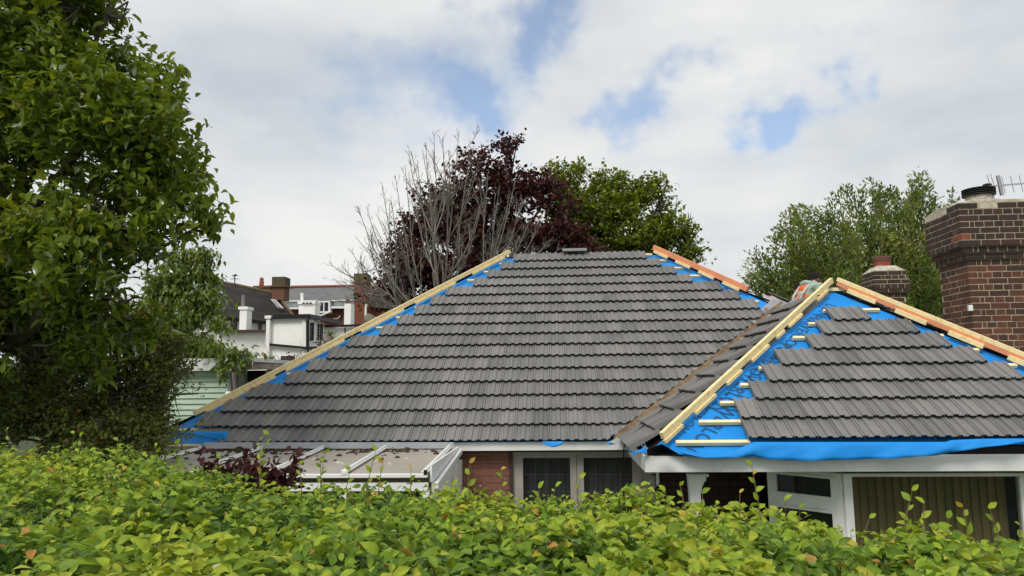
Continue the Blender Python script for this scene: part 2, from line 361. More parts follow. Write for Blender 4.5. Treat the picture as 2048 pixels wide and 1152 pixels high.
clf = pw(1.75, -.05, DN); clf2 = pw(1.9, .01, DN)
ap = APX+UN*DN
apb = Vector((ap.x, 14.2, ap.z))
clb, crb = Vector((cl.x, 14.2, cl.z)), Vector((cr_.x, 14.2, cr_.z))
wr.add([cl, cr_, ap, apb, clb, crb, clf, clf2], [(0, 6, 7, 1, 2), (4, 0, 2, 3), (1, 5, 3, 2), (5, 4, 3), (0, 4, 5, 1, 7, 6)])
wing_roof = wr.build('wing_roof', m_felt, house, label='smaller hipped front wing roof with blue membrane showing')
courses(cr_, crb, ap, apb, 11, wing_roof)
wing_roof.data.materials.append(m_black); wing_roof.data.polygons[1].material_index = 1  # left slope deck coloured black: painted shade between tile ends and hip board

# tile template: x across 0..w, y up-slope, z normal
PROF = [(0, .015), (.019, .015), (.024, 0), (.073, 0), (.078, .015), (.119, .015), (.124, 0), (.173, 0), (.178, .015), (.1925, .015), (.1935, .004), (.2, .004)]
def tile_mesh(var=0):
    v = []; f = []
    TH = .040; LN = .335
    rr = random.Random(50+var)
    def top(y): return TH*(1-y/G)
    nn = len(PROF)
    for (y, dz) in ((0.019, -.017), (0.0, -.003), (.004, .0), (.17, 0), (LN, 0)):
        for x, h in PROF:
            jj = rr.uniform(-.0006, .0006)
            v.append((x, y, top(y)+h+dz+jj))
    for r in range(4):
        for i in range(nn-1):
            a = r*nn+i; f.append((a, a+1, a+nn+1, a+nn))
    # side skirts
    o = len(v); v += [(0, 0, 0), (0, LN, -.022), (.2, 0, 0), (.2, LN, -.022)]
    f += [(2*nn, 4*nn, o+1, o), (3*nn-1, o+2, o+3, 5*nn-1)]
    me = bpy.data.meshes.new('tile'); me.from_pydata(v, [], f); me.update(); me.materials.append(m_tile)
    return me
TM = [tile_mesh(k) for k in range(4)]
def frame(o, ax, ay, az):
    m = Matrix((ax, ay, az)).transposed().to_4x4(); m.translation = o; return m
def clip_mesh(me, mw, co, no):
    bm = bmesh.new(); bm.from_mesh(me); bm.transform(mw)
    geom = bm.verts[:]+bm.edges[:]+bm.faces[:]
    bmesh.ops.bisect_plane(bm, geom=geom, plane_co=co, plane_no=no, clear_outer=True)
    if len(bm.faces) == 0: bm.free(); return None
    bm.transform(mw.inverted()); m2 = bpy.data.meshes.new('tile'); bm.to_mesh(m2); bm.free()
    if not m2.materials: m2.materials.append(m_tile)
    return m2
def put_tile(o, ax, ay, az, parent, clip=None, jit=1.0):
    a = R(-.004, .004)*jit
    mw = frame(o+ax*R(-.0008, .0008)+ay*R(-.003, .003)*jit+az*R(0, .002), (ax+ay*a).normalized(), (ay-ax*a).normalized(), az)
    me = rng.choice(TM)
    if clip:
        me = clip_mesh(me, mw, *clip)
        if me is None: return None
    t = bpy.data.objects.new('tile', me); COL.objects.link(t); t.parent = parent; t.matrix_world = mw
    return t
# main tiles
x_left = {0: -3.93, 1: -4.293, 2: -4.123, 3: -3.902, 4: -3.518, 5: -3.323, 6: -3.13, 7: -2.926, 8: -2.522}
x_right = {16: 1.492, 15: 1.698, 14: 1.897, 13: 2.111, 12: 2.517, 11: 2.708, 10: 2.905}
PH = -.113
vd = Vector((1, .9064, 0)).normalized()                         # plan direction of the valley
VP0 = Vector((.748-.10, 8.337, 0)); VN = Vector((vd.y, -vd.x, 0))
def valley_x(y): return .748+(y-8.337)/.9064
plist = []
for k in range(17):
    s = k*G; y = Y0+s*math.cos(PA)
    xl = x_left.get(k)
    if xl is None: xl = hipL(y+.26)+.06
    i0 = math.ceil((xl-PH)/TW-.35)
    xr = x_right.get(k, None)
    i1 = round((xr-PH)/TW) if xr else math.ceil((valley_x(y+.3)-PH)/TW)+1
    for i in range(i0, i1):
        plist.append((k, PH+i*TW, y, xr is None))
far = MB()
cnt = 0
for (k, x, y, isv) in plist:
    near_valley = x+.25 > valley_x(y)-.3
    cl_ = (VP0, VN) if near_valley and k < 12 else None
    if cnt >= 300 and not cl_ and k >= 14:      # past the limit: the smallest, topmost courses are joined
        mw = frame(pm(x, k*G, -.02), UX, US, UN); me = rng.choice(TM)
        far.add([mw @ v.co for v in me.vertices], [tuple(p.vertices) for p in me.polygons]); continue
    if put_tile(pm(x, k*G, -.02), UX, US, UN, main_roof, cl_): cnt += 1
if far.v: far.build('tile_courses', m_tile, main_roof, kind='stuff')
# wing tiles
wl = [1.666, 1.666, 1.866, 2.066, 2.266, 2.666, 2.866, 3.066]; wrx = {7: 3.51, 6: 3.9, 5: 4.11, 4: 4.31, 3: 4.49}
GW = .281
for k in range(8):
    y = YW+k*GW*math.cos(PA)
    n1 = wrx.get(k, whipR(y+.27)-.05)
    n = round((n1-wl[k])/TW)
    if k < 3: n = int((whipR(y+.27)-.05-wl[k])/TW)
    for i in range(n): put_tile(pw(wl[k]+i*TW, k*GW, -.015), UX, US, UN, wing_roof)
# left slope of the wing
near = [6.838, 6.952, 7.371, 7.564, 7.80, 8.238, 8.433, 8.474, 8.804, 9.199, 9.35]
GL = .2515/math.cos(PL)
VN2 = -VN; VP2 = Vector((.748+.23, 8.337, 0))
for k in range(10):
    x = XL0+k*.2515
    yv = 8.337+(x+.30-.748)*.9064
    n = int((yv-near[k])/TW)+2
    for i in range(n):
        yy = near[k]+.02+i*TW
        o = pl(yy+TW, k*GL, .016)
        put_tile(o, Vector((0, -1, 0)), USL, UNL, wing_roof, (Vector((VP2.x, VP2.y, 0)), VN2) if yy+.6 > yv-.5 else None)

# battens on both roofs (only the ends by the hips show, but they run the whole course)
for k in range(17):
    s = k*G+.02; y = Y0+s*math.cos(PA)
    b = MB(); x1 = min(hipR(y), valley_x(y)-.1)-.05
    if k == 0: x1 = -4.15
    b.beam(pm(hipL(y)+.07, s, -.058), pm(x1, s, -.058), .036, .036, UN)
    b.build('batten', m_batten, main_roof)
b = MB(); b.beam(pm(-.72, SM-.05, -.05), pm(1.6, SM-.05, -.05), .04, .036, UN); b.build('batten', m_batten, main_roof)
for k in range(9):
    s = k*GW+.015; y = YW+s*math.cos(PA)
    if k == 8: s += .0
    b = MB(); b.beam(pw(whipL(y)+.17, s, -.045), pw(whipR(y)-.06 if k else wl[0]+.02, s, -.045), .038, .034, UN); b.build('batten', m_batten, wing_roof)
# hip timbers
def hip_beam(name, A, B, w, h, lift, m, par, **kw):
    b = MB(); b.beam(A, B, w, h, Vector((0, 0, 1)), lift); return b.build(name, m, par, bevel=.003, **kw)
A = pm(-.80, SM, 0)+Vector((0.02, 0, .03)); B = pm(hipL(Y0+.42), .42/math.cos(PA), 0)
hip_beam('hip_board', A, B, .042, .062, .018, m_timber, main_roof, label='long yellow pine board along left hip')
nb = 5
for i in range(nb):
    t0 = i/nb+R(.0, .03); t1 = (i+1)/nb-R(.02, .05)
    P, Q = A.lerp(B, t0), A.lerp(B, t1); off = Vector((.014, -.010, -.03))
    hip_beam('hip_packer', P+off, Q+off, .03, .035, 0, m_timber, main_roof)
A = pm(1.65, SM, 0)+Vector((-.02, 0, .05)); yb = 10.93; B = pm(hipR(yb), (yb-Y0)/math.cos(PA), 0)+Vector((0, 0, .03))
hip_beam('hip_board', A, B, .045, .085, .01, m_orange, main_roof, label='orange treated board along right hip')
for i in range(4):
    P, Q = A.lerp(B, i/4+.04), A.lerp(B, i/4+.2); off = Vector((-.05, -.02, -.035))
    hip_beam('hip_packer', P+off, Q+off, .03, .045, 0, m_timber, main_roof)
# wing left hip
A = APX+Vector((-.02, 0, .05)); B = Vector((whipL(6.70), 6.66, ZC-.553+.02))
hip_beam('hip_board', A, B, .040, .064, .02, m_timber, wing_roof, label='thick yellow pine board along wing left hip')
for (t0, t1) in ((.05, .13), (.24, .33), (.36, .41), (.46, .56), (.62, .70), (.76, .86), (.92, 1.0)):
    P, Q = A.lerp(B, t0), A.lerp(B, t1); off = Vector((.016, -.016, -.035))
    hip_beam('hip_packer', P+off, Q+off, .028, .034, 0, m_timber, wing_roof)
A = APX+Vector((.05, 0, .05)); B = pw(whipR(7.0), (7.0-YW)/math.cos(PA), 0)+Vector((0, 0, .03))
hip_beam('hip_board', A+Vector((0, 0, .03)), B+Vector((0, 0, .03)), .05, .045, 0, m_timber, wing_roof, label='yellow pine capping board along wing right hip')
hip_beam('hip_board', A-Vector((.003, 0, .02)), B-Vector((.003, 0, .02)), .045, .055, 0, m_orange, wing_roof, label='orange treated board under the pine capping')
for i in range(5):
    P, Q = A.lerp(B, i/5+.05), A.lerp(B, i/5+.17); off = Vector((-.03, -.025, -.055))
    hip_beam('hip_packer', P+off, Q+off, .03, .05, 0, m_timber, wing_roof)
b = MB(); b.beam(APX+Vector((-.1, .02, -.04)), APX+Vector((.22, .02, -.04)), .04, .04); b.build('batten', m_batten, wing_roof)

# valley trough
va, vb = Vector((.66, 8.24, 0)), Vector((3.30, 10.62, 0))
def vz(p): return ZC-.553+(p.x-.85)*TL
def strip(name, o0, o1, m, dz0, dz1, par, segs=26, wob=.01):
    b = MB(); vs = []
    for i in range(segs+1):
        t = i/segs; c = va.lerp(vb, t)
        for o, dz in ((o0, dz0), (o1, dz1)):
            p = c+VN*(o+R(-wob, wob)); zz = min if False else None
            zp = max(Z0+(p.y-Y0)*TP, ZC-.553+(p.x-.85)*TL)
            vs.append((p.x, p.y, zp+dz))
    b.add(vs, [(2*i, 2*i+1, 2*i+3, 2*i+2) for i in range(segs)]); return b.build(name, m, par)
strip('valley_trough', 0.0, .34, m_lead, -.012, .004, wing_roof, wob=0)
strip('valley_trough', -.22, 0.0, m_lead, -.03, -.012, wing_roof, wob=0)
strip('valley_mortar', -.085, -.02, m_rust, .006, .0, main_roof, wob=.008)
# trough tongue draped over the eave
b = MB(); q = [at(1238, 872, 8.2), at(1290, 862, 8.0), at(1268, 888, 7.95), at(1240, 892, 8.0), at(1218, 884, 8.12)]
b.add(q, [(0, 1, 2, 3, 4)]); b.build('valley_tongue', m_lead, wing_roof)
# grey underlay draped beyond the valley head
b = MB(); q = [at(1524, 588, 11.0), at(1537, 584, 11.1), at(1570, 597, 11.6), at(1604, 612, 11.9), at(1588, 622, 10.9), at(1556, 620, 10.7), at(1545, 608, 10.66), at(1528, 600, 10.9)]
c = at(1560, 606, 11.0); b.add(q+[c], [(i, (i+1) % 8, 8) for i in range(8)]); o = b.build('valley_underlay', m_greyfelt, main_roof, label='pale grey underlay scrap draped at the valley head')
b = MB(); b.beam(at(1532, 586, 11.0), at(1588, 608, 11.6), .07, .02); b.build('underlay_edge', m_black, main_roof)
# print on the membrane
def text(s, p, dirx, nrm, size, par, bold=.012, shear=0):
    cu_ = bpy.data.curves.new('lettering', 'FONT'); cu_.body = s; cu_.size = size; cu_.offset = bold*size; cu_.align_x = 'LEFT'; cu_.align_y = 'CENTER'; cu_.space_character = 1.08
    to = bpy.data.objects.new('lettering', cu_); COL.objects.link(to)
    dg = bpy.context.evaluated_depsgraph_get(); me = bpy.data.meshes.new_from_object(to.evaluated_get(dg)); bpy.data.objects.remove(to)
    me.materials.clear(); o = link('lettering', me, m_ink, par)
    ay = nrm.cross(dirx).normalized(); o.matrix_world = frame(p, dirx.normalized(), ay, nrm)
    return o
def onw(px, py, n=0):      # point on the wing front plane
    r = ray(px, py); P0 = pw(0, 0, n); t = (P0-EYE).dot(UN)/r.dot(UN); return EYE+r*t
def onm(px, py, n=0):
    r = ray(px, py); P0 = pm(0, 0, n); t = (P0-EYE).dot(UN)/r.dot(UN); return EYE+r*t
FN = DN+.004
def ptext(s, p0, p1, size, f=onw, par=wing_roof):
    A, B = f(*p0, FN), f(*p1, FN); text(s, A, B-A, UN, size, par)
def diag(body, endpx, size, f=onw, par=wing_roof, d=(-.63, -.77)):
    e = f(*endpx, FN); dv = (UX*d[0]+US*d[1]).normalized(); o = text(body, e, dv, UN, size, par, .022)
    w = max(v.co.x for v in o.data.vertices); o.matrix_world.translation = e-dv*w
    mw = o.matrix_world.copy(); bm = bmesh.new(); bm.from_mesh(o.data); kill = []
    for fc in bm.faces:
        c = mw @ fc.calc_center_median()
        if par is wing_roof and (c.y > 8.72 or c.x > whipR(c.y)-.13 or c.x < whipL(c.y)+.02): kill.append(fc)
        if par is main_roof and c.x < hipL(c.y)+.05: kill.append(fc)
    bmesh.ops.delete(bm, geom=kill, context='FACES'); bm.to_mesh(o.data); bm.free()
for (body, ep, size) in (('POWERLON', (1381, 900), .175), ('®', (1371, 905), .05), ('POWERLON', (1432, 822), .17), ('POWERLON', (1362, 862), .12),
                         ('POWERLON', (1490, 773), .17), ('PRO', (1528, 728), .14), ('POWERLON', (1566, 700), .16), ('PRO', (1606, 655), .14), ('LON', (1640, 632), .16), ('POWERLON', (1700, 606), .17), ('TM', (1450, 790), .05)):
    diag(body, ep, size)
for (body, ep, size) in (('POWERLON', (410, 838), .12), ('PRO', (560, 757), .12), ('PRO', (372, 850), .12)): diag(body, ep, size, onm, main_roof)
# hanging eave membrane: wing
def membrane(name, cols, m, par, ydrop=.012, thick=0, label=None, amp=1.0):
    """cols: (px, py_top, Ytop, py_bottom, Ybottom)"""
    b = MB(); rows = 6; vs = []
    for (px, yt, Yt, yb_, Yb) in cols:
        a, c = at(px, yt, Yt), at(px, yb_, Yb)
        for j in range(rows):
            t = j/(rows-1); p = a.lerp(c, t)
            w = (.016*math.sin(px*.031+j*.35)+.010*math.sin(px*.083+j*.9)+.012*noise.noise(Vector((px*.02, j*.5, 1))))*t
            w *= amp; p.y -= w+.006*math.sin(t*math.pi); vs.append(p)
    nn = len(cols)
    b.add(vs, [(i*rows+j, (i+1)*rows+j, (i+1)*rows+j+1, i*rows+j+1) for i in range(nn-1) for j in range(rows-1)])
    o = b.build(name, m, par, smooth=True, label=label)
    sd_ = o.modifiers.new('thick', 'SOLIDIFY'); sd_.thickness = .002
    return o
cols = []
for i in range(56):
    px = 1362+i*13.2
    yt = 884 if px > 1340 else 880
    bot = np.interp(px, [1362, 1385, 1400, 1440, 1480, 1500, 1530, 1600, 1700, 1800, 1880, 1960, 2048, 2110], [905, 911, 914, 916.5, 915, 911, 918, 921, 920, 916, 910, 896, 884, 872])
    top = min(yt, bot-8)
    if px > 1900: top = bot-np.interp(px, [1900, 2048, 2110], [26, 7, 4])
    
    if px < 1500: top = max(top, bot-np.interp(px, [1362, 1440, 1500], [6, 9, 24]))
    cols.append((px, top, 6.60, bot, 6.555))
membrane('eave_membrane', cols, m_felt, wing_roof, label='blue membrane strip hanging over the white fascia')
# corner black fold
b = MB(); P = [at(1294, 899, 6.47), at(1323, 887.5, 6.50), at(1343, 899, 6.46), at(1358, 908, 6.42), at(1366, 914, 6.40), at(1348, 912.5, 6.46), at(1310, 911, 6.52), at(1295, 912, 6.50), at(1330, 906, 6.60)]
b.add(P, [(0, 1, 8), (1, 2, 8), (2, 3, 8), (3, 4, 5), (3, 5, 8), (5, 6, 8), (6, 7, 8), (7, 0, 8)])
b.build('membrane_fold', m_black, wing_roof, label='black underside of membrane folded up at the corner')
b = MB(); P = [at(1250, 902, 6.72), at(1258, 900, 6.7), at(1272, 905, 6.70), at(1283, 898, 6.66), at(1290, 890, 6.66), at(1296, 896, 6.62), at(1291, 907, 6.63), at(1276, 903, 6.6), at(1268, 912, 6.6), at(1262, 906, 6.6)]
b.add(P, [(0, 1, 2), (2, 3, 9), (2, 9, 8), (3, 7, 8, 9), (3, 4, 5, 6), (3, 6, 7)]); b.build('membrane_scrap', m_felt, wing_roof)
b = MB(); q = [pw(.93, -.045, DN+.002), pw(2.1, -.045, DN+.002), pw(2.1, -.06, DN+.002), pw(1.75, -.13, DN+.0), pw(1.3, -.145, DN+.0), pw(1.12, -.13, DN+.01)]
b.add(q, [tuple(range(6))]); b.build('eave_lap', m_felt, wing_roof)
# main left eave membrane, and the bits peeping out elsewhere
cols = []
for i in range(10):
    px = 366+i*10; cols.append((px, 863, 8.30, np.interp(px, [366, 400, 440, 456], [866, 873, 882, 883.5]), 8.262))
membrane('eave_membrane', cols, m_felt, main_roof, amp=.3)
for (x0, x1, d) in ((1085, 1128, 8), (1236, 1252, 4), (1216, 1232, 3)):
    cols = []
    for i in range(9):
        t = i/8; px = x0+(x1-x0)*t; cols.append((px, 883, 8.16, 886+d*(math.sin(t*math.pi) if d > 3 else 1), 8.135))
    membrane('eave_membrane', cols, m_felt, main_roof)
b = MB(); b.beam(at(300, 868, 8.3), at(338, 856, 8.7), .09, .03); b.build('hip_offcut', m_timber, main_roof)

# fascias and soffits
FZ1 = ZC-.695; FZ0 = ZC-.839; FX = .755; FY = 6.69
b = MB(); b.box((FX, FY, FZ0), (6.2, FY+.02, FZ1)); b.build('fascia', m_upvc, house, bevel=.004, label='long white fascia board of the front wing')
b = MB(); b.box((FX, FY+.022, FZ0), (FX+.02, 8.28, FZ1)); b.build('fascia', m_upvc, house, bevel=.003)
MZ0 = ZC-.795; MZ1 = ZC-.70
b = MB(); b.box((-5.0, 8.29, MZ0), (FX+.0, 8.31, MZ1)); b.build('fascia', m_upvc, house, bevel=.003, label='white fascia board under the main eave')
b = MB(); b.box((FX+.022, FY+.025, FZ0+.012), (6.2, 8.6, FZ0+.03)); b.build('soffit', m_upvc, house)
b = MB(); b.box((-5.0, 8.315, MZ0+.01), (FX, 8.75, MZ0+.03)); b.build('soffit', m_upvc, house)
b = MB(); b.box((FX+.03, 6.80, FZ0+.03), (6.1, 6.84, FZ1+.06)); b.build('eave_void', m_black, house)

# walls: main body
WY = 8.47
wall = MB(); wall.box((-4.6, WY+.012, 0), (-.575, WY+.22, MZ0+.05)); wobj = wall.build('wall', m_mortar, house)
bz = MZ0+.012
for c in range(8):
    z1 = bz-c*.0795
    x = -1.32-(.112 if c % 2 else 0)
    while x < -.60:
        xa = max(x, -1.30); xb = min(x+.215, -.585)
        if xb-xa > .03:
            b = MB(); b.box((xa, WY+R(-.001, .001), z1-.068), (xb, WY+.09, z1)); b.build('brick', m_brickw, wobj)
        x += .226
b = MB(); b.box((-5.0, WY+.3, 0), (6.0, 16.4, MZ0)); b.build('inner_wall', m_dark, house)
b = MB(); b.box((-.583, WY-.03, .3), (-.545, WY+.1, MZ0+.02)); b.build('trim_strip', mat('dark_brown_trim', (.06, .035, .03), .7), house, label='dark brown trim strip beside the patio doors')
# patio doors
dz1 = at(1100, 903, 8.5).z
def dx(px, Y=8.5): return at(px, 930, Y).x
db = MB()
for (a, c) in ((1020, 1046), (1140, 1152.5), (1153.5, 1167), (1264, 1284)):
    db.box((dx(a), 8.48, .25), (dx(c), 8.54, dz1))
door = db.build('patio_door', m_beige, house, label='beige framed patio doors with leaded glass')
b = MB(); tz = at(1100, 915.5, 8.5).z
b.box((dx(1046), 8.482, tz), (dx(1140), 8.538, dz1)); b.box((dx(1167), 8.482, tz), (dx(1264), 8.538, dz1)); b.build('top_rail', m_beige, door)
b = MB(); b.box((dx(1020), 8.45, dz1-.035), (dx(1289), 8.479, dz1)); b.build('head_rail', m_beige, door)
for (a, c) in ((1046, 1140), (1167, 1264)):
    b = MB(); b.box((dx(a), 8.51, .3), (dx(c), 8.516, tz)); b.build('pane', m_glass, door)
    ld = MB(); x0, x1 = dx(a), dx(c)
    for i in range(1, 4): ld.box((x0+(x1-x0)*i/4-.004, 8.503, .3), (x0+(x1-x0)*i/4+.004, 8.509, tz))
    for j in range(1, 8): ld.box((x0, 8.502, tz-.19*j-.004), (x1, 8.5025+.006, tz-.19*j+.004))
    ld.build('leaded_bars', m_lead2, door)
    cu_ = MB()
    for i in range(26):
        t0 = i/26; xx = x0+(x1-x0)*t0; cu_.add([(xx, 8.60+.012*math.sin(i*2.4), .3), (xx+(x1-x0)/26, 8.60+.012*math.sin((i+1)*2.4), .3), (xx+(x1-x0)/26, 8.60+.012*math.sin((i+1)*2.4), tz+.04), (xx, 8.60+.012*math.sin(i*2.4), tz+.04)], [(0, 1, 2, 3)])
    cu_.build('net_curtain', mat('grey_net_curtain', (.16, .17, .16), .9, col2=(.10, .11, .10), nscale=10, stretch=(1, 1, .2)), door)
b = MB(); b.box((dx(1021), 8.466, at(1024, 975, 8.47).z), (dx(1023.5), 8.479, at(1024, 968, 8.47).z)); b.build('door_catch', m_dark, door)
# posts between door and porch
b = MB(); b.box((dx(1284.5), 8.44, .1), (dx(1308), 8.56, dz1)); b.build('post', m_beige, house)
b = MB(); b.box((at(1313, 950, 8.0).x, 8.0, .1), (at(1318, 950, 8.0).x, 8.05, FZ0)); b.build('post', m_upvc, house)
# porch: back wall, corbelled bracket post
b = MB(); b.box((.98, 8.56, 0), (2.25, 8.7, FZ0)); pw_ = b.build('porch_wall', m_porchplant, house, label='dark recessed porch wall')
for c in range(16):
    z1 = FZ0-.02-c*.0775; x = 1.0-(.112 if c % 2 else 0)
    while x < 2.2:
        xa, xb = max(x, 1.0), min(x+.215, 2.2)
        if xb-xa > .04:
            b = MB(); b.box((xa, 8.548, z1-.066), (xb, 8.56, z1)); b.build('brick', m_brickd, pw_)
        x += .226
pz = lambda py: at(1395, py, 7.0).z
pxx = lambda px: at(px, 960, 7.0).x
b = MB(); prof = [(1375, 948), (1417, 948), (1417, 953), (1411, 953.5), (1411, 961), (1408, 962), (1402, 975), (1399, 990), (1399, 1060), (1379, 1060), (1377, 980)]
vs = [(pxx(x), 6.97, pz(y)) for x, y in prof]+[(pxx(x), 7.06, pz(y)) for x, y in prof]; n = len(prof)
b.add(vs, [tuple(range(n)), tuple(range(2*n-1, n-1, -1))]+[((i+1) % n, i, n+i, n+(i+1) % n) for i in range(n)])
b.build('porch_bracket', m_upvc, house, bevel=.003, label='white shaped porch bracket post')
b = MB(); b.box((pxx(1379), 6.99, 0), (pxx(1399), 7.05, pz(1060))); b.build('post', m_upvc, house)
# lantern hanging in the porch
b = MB(); c = at(1320, 985, 8.0); b.lathe(c, [(.02, -.08), (.05, -.06), (.06, .03), (.03, .07), (.01, .09)], 8); b.tube([c+Vector((0, 0, .09)), c+Vector((0, .05, .16)), c+Vector((-.05, .2, .16))], .008)
b.build('wall_lantern', m_dark, house, label='small black wall lantern in the porch')

# bay: canted casement and big window with vertical blinds
BY = 7.0; bzT = at(1800, 947, BY).z
bay = MB(); X0 = at(1690, 1000, BY).x; X1 = at(2043, 1000, BY).x
fw = .075
bay.box((X0, BY, .5), (X0+fw, BY+.07, bzT)); bay.box((X1, BY, .5), (X1+.09, BY+.07, bzT)); bay.box((X0+fw, BY+.002, bzT-.03), (X1, BY+.068, bzT)); bay.box((X0+fw, BY+.002, 1.0), (X1, BY+.068, 1.07))
win = bay.build('window', m_upvc, house, bevel=.004, label='wide front window with green vertical blinds')
b = MB(); b.box((X0+fw, BY+.03, 1.07), (X1, BY+.036, bzT-.03)); b.build('pane', m_glass, win)
i = 0; x = X0+fw+.01
while x < X1-.01:
    b = MB(); a = math.radians(14); c = Vector((x, BY+.16, (1.0+bzT)/2))
    ln = (bzT-1.06)/2; b.obox(c, Vector((math.cos(a), math.sin(a), 0)), Vector((-math.sin(a), math.cos(a), 0)), Vector((0, 0, 1)), (.044, .0012, ln-.01)); b.build('blind_slat', m_blind, win); x += .077
b = MB(); b.box((X0-.05, BY+.35, .3), (X1+.6, BY+.37, bzT+.1)); b.build('room_back', m_dark, win)
b = MB(); b.box((X1+.092, BY+.01, 0), (6.0, BY+.2, bzT)); b.build('wall', m_mortar, house)
# canted side
P0 = Vector((X0, BY+.035, 0)); Q0 = Vector((at(1541, 960, 7.55).x, 7.55, 0)); d = (Q0-P0); Lc = d.length; d.normalize(); nn_ = Vector((-d.y, d.x, 0))
if nn_.y > 0: nn_ = -nn_
def cb(b, u0, u1, z0, z1, t=.03, off=0): b.obox(P0+d*((u0+u1)/2)+nn_*off+Vector((0, 0, (z0+z1)/2)), d, nn_, Vector((0, 0, 1)), ((u1-u0)/2, t, (z1-z0)/2))
b = MB(); zt = bzT
zs1 = at(1663, 1003, 7.08).z; zs2 = at(1663, 1017, 7.08).z
cb(b, 0.0, .06, .5, zt); cb(b, Lc-.04, Lc+.02, .5, zt)
cb(b, .06, Lc-.04, zt-.035, zt, .028); cb(b, .06, Lc-.04, zs2-.02, zs1+.01, .028)
cant = b.build('casement_window', m_upvc, house, bevel=.003, label='white casement window on the angled side of the bay')
b = MB(); cb(b, .06, .10, zs1+.01, zt-.035, .034); cb(b, Lc-.075, Lc-.04, zs1+.01, zt-.035, .034); cb(b, .10, Lc-.075, zt-.06, zt-.037, .034); cb(b, .10, Lc-.075, zs1+.01, zs1+.035, .034); b.build('sash', m_upvc, cant, bevel=.003)
b = MB(); cb(b, .06, .10, .9, zs2-.02, .034); cb(b, Lc-.075, Lc-.04, .9, zs2-.02, .034); cb(b, .10, Lc-.075, zs2-.05, zs2-.022, .034); b.build('sash', m_upvc, cant, bevel=.003)
b = MB(); cb(b, .10, Lc-.075, zs1+.035, zt-.06, .003); b.build('pane', m_glassdark, cant)
b = MB(); cb(b, .10, Lc-.075, .9, zs2-.05, .003); b.build('pane', m_glassdark, cant)
b = MB(); cb(b, -.02, Lc+.02, .2, zt, .004, -.25); b.build('room_back', m_dark, cant)
# lead apron over the lean-to
b = MB(); vs = []
for i in range(40):
    px = 408+i*12.8; a = at(px, 884.5, 8.2); c = at(px, 897, 8.08); w = .004*math.sin(i*2.1); vs += [a, c+Vector((0, w, 0))]
b.add(vs, [(2*i, 2*i+1, 2*i+3, 2*i+2) for i in range(39)]); b.build('lead_flashing', m_lead, house, label='weathered lead flashing between eave and lean-to roof')
b = MB(); b.box((at(340, 905, 8.4).x, 8.4, 0), (at(412, 905, 8.4).x, 8.44, at(380, 892, 8.4).z)); b.build('wall_render', mat('grey_render', (.24, .25, .26), .9, col2=(.2, .2, .2), nscale=3), house)

# ------------------------------------------------------------------ chimneys
def chimney(X0, X1, Ya, Yb, ztop, nc, offs, mats, par, label, ch=.075, patch=None):
    core = MB()
    zz = ztop
    for c in range(nc):
        o = offs(c); core.box((X0-o+.0025, Ya-o+.0025, ztop-(c+1)*ch-(.0 if c < nc-1 else .6)), (X1+o, Yb+o, ztop-c*ch-.0005))
    st = core.build('chimney_stack', m_mortar, par, label=label)
    for c in range(nc):
        o = offs(c); z1 = ztop-c*ch-.012; z0 = ztop-(c+1)*ch
        xa, xb, ya, yb = X0-o, X1+o, Ya-o, Yb+o
        B = []
        typ = c % 2
        if typ == 0:    # stretchers on the front
            x = xa; first = True
            while x < xb-.03: B.append((x, min(x+.215, xb), ya, ya+.1025, 0)); x += .226
            y = ya+.1125; y2 = y+.045; B.append((xa, xa+.09, y, y2, 1)); y = y2+.01
            while y < yb-.03: B.append((xa, xa+.1, y, min(y+.1025, yb), 1)); y += .1125
        else:
            B.append((xa, xa+.1025, ya, min(ya+.215, yb), 0)); x = xa+.1125; B.append((x, x+.045, ya, ya+.1, 0)); x += .055
            while x < xb-.03: B.append((x, min(x+.1025, xb), ya, ya+.1, 0)); x += .1125
            y = ya+.226
            while y < yb-.03: B.append((xa, xa+.1, y, min(y+.215, yb), 1)); y += .226
        for (x0, x1, y0, y1, side) in B:
            j = [R(-.0022, .0022) for _ in range(4)]
            b = MB(); b.box((x0+j[0]*(not side)+(j[3] if side else 0), y0+j[1]*(not side), z0+R(-.0012, .0012)), (x1, y1, z1+R(-.0015, .0012)))
            m = mats(c, x0, y0, side)
            b.build('brick', m, st)
    return st
cz = at(1910, 405, 8.82).z
def offs1(c): return .09 if c < 7 else (.055 if c == 7 else (.028 if c == 8 else 0))
def mats1(c, x, y, s):
    if c == 0: return m_brickwhite if rng.random() < .6 else m_brickd
    if c < 9: 
        if c == 5 and x < 4.86 and y < 8.84: return m_brickorange
        return m_brickd
    if c < 11: return m_brickd if rng.random() < .5 else m_brickr
    return m_brickr
stack = chimney(4.92, 5.78, 8.92, 9.56, cz, 28, offs1, mats1, house, 'large red and black brick chimney with corbelled top')
b = MB(); cxm, cym = 5.3, 9.2
b.lathe((5.3, 9.24, cz), [(.62, 0), (.5, .03), (.3, .06), (.28, .07)], 28)
for v_i, v in enumerate(b.v):
    b.v[v_i] = (max(4.84, min(5.86, v[0])), max(8.84, min(9.64, v[1])), v[2])
b.build('flaunching', m_flaunch, stack, smooth=False)
pc = at(1958, 395, 9.15); pc.z = at(1958, 395, 9.15).z-.055
b = MB(); b.lathe(pc, [(.17, -.12), (.15, .02), (.145, .075)], 24); b.build('chimney_pot', m_flaunch, stack, smooth=True)
b = MB(); pr = []
for i in range(4): pr += [(.15, .07+i*.024), (.185, .076+i*.024), (.185, .084+i*.024), (.155, .09+i*.024)]
pr += [(.12, .17), (.02, .175)]
b.lathe(pc, pr, 28); b.build('chimney_cowl', m_ribblack, stack)
b = MB(); q = at(1942, 615, 8.90); b.box((q.x-.03, 8.885, q.z-.04), (q.x+.015, 8.918, q.z+.03)); b.build('cable_box', m_upvc, stack)
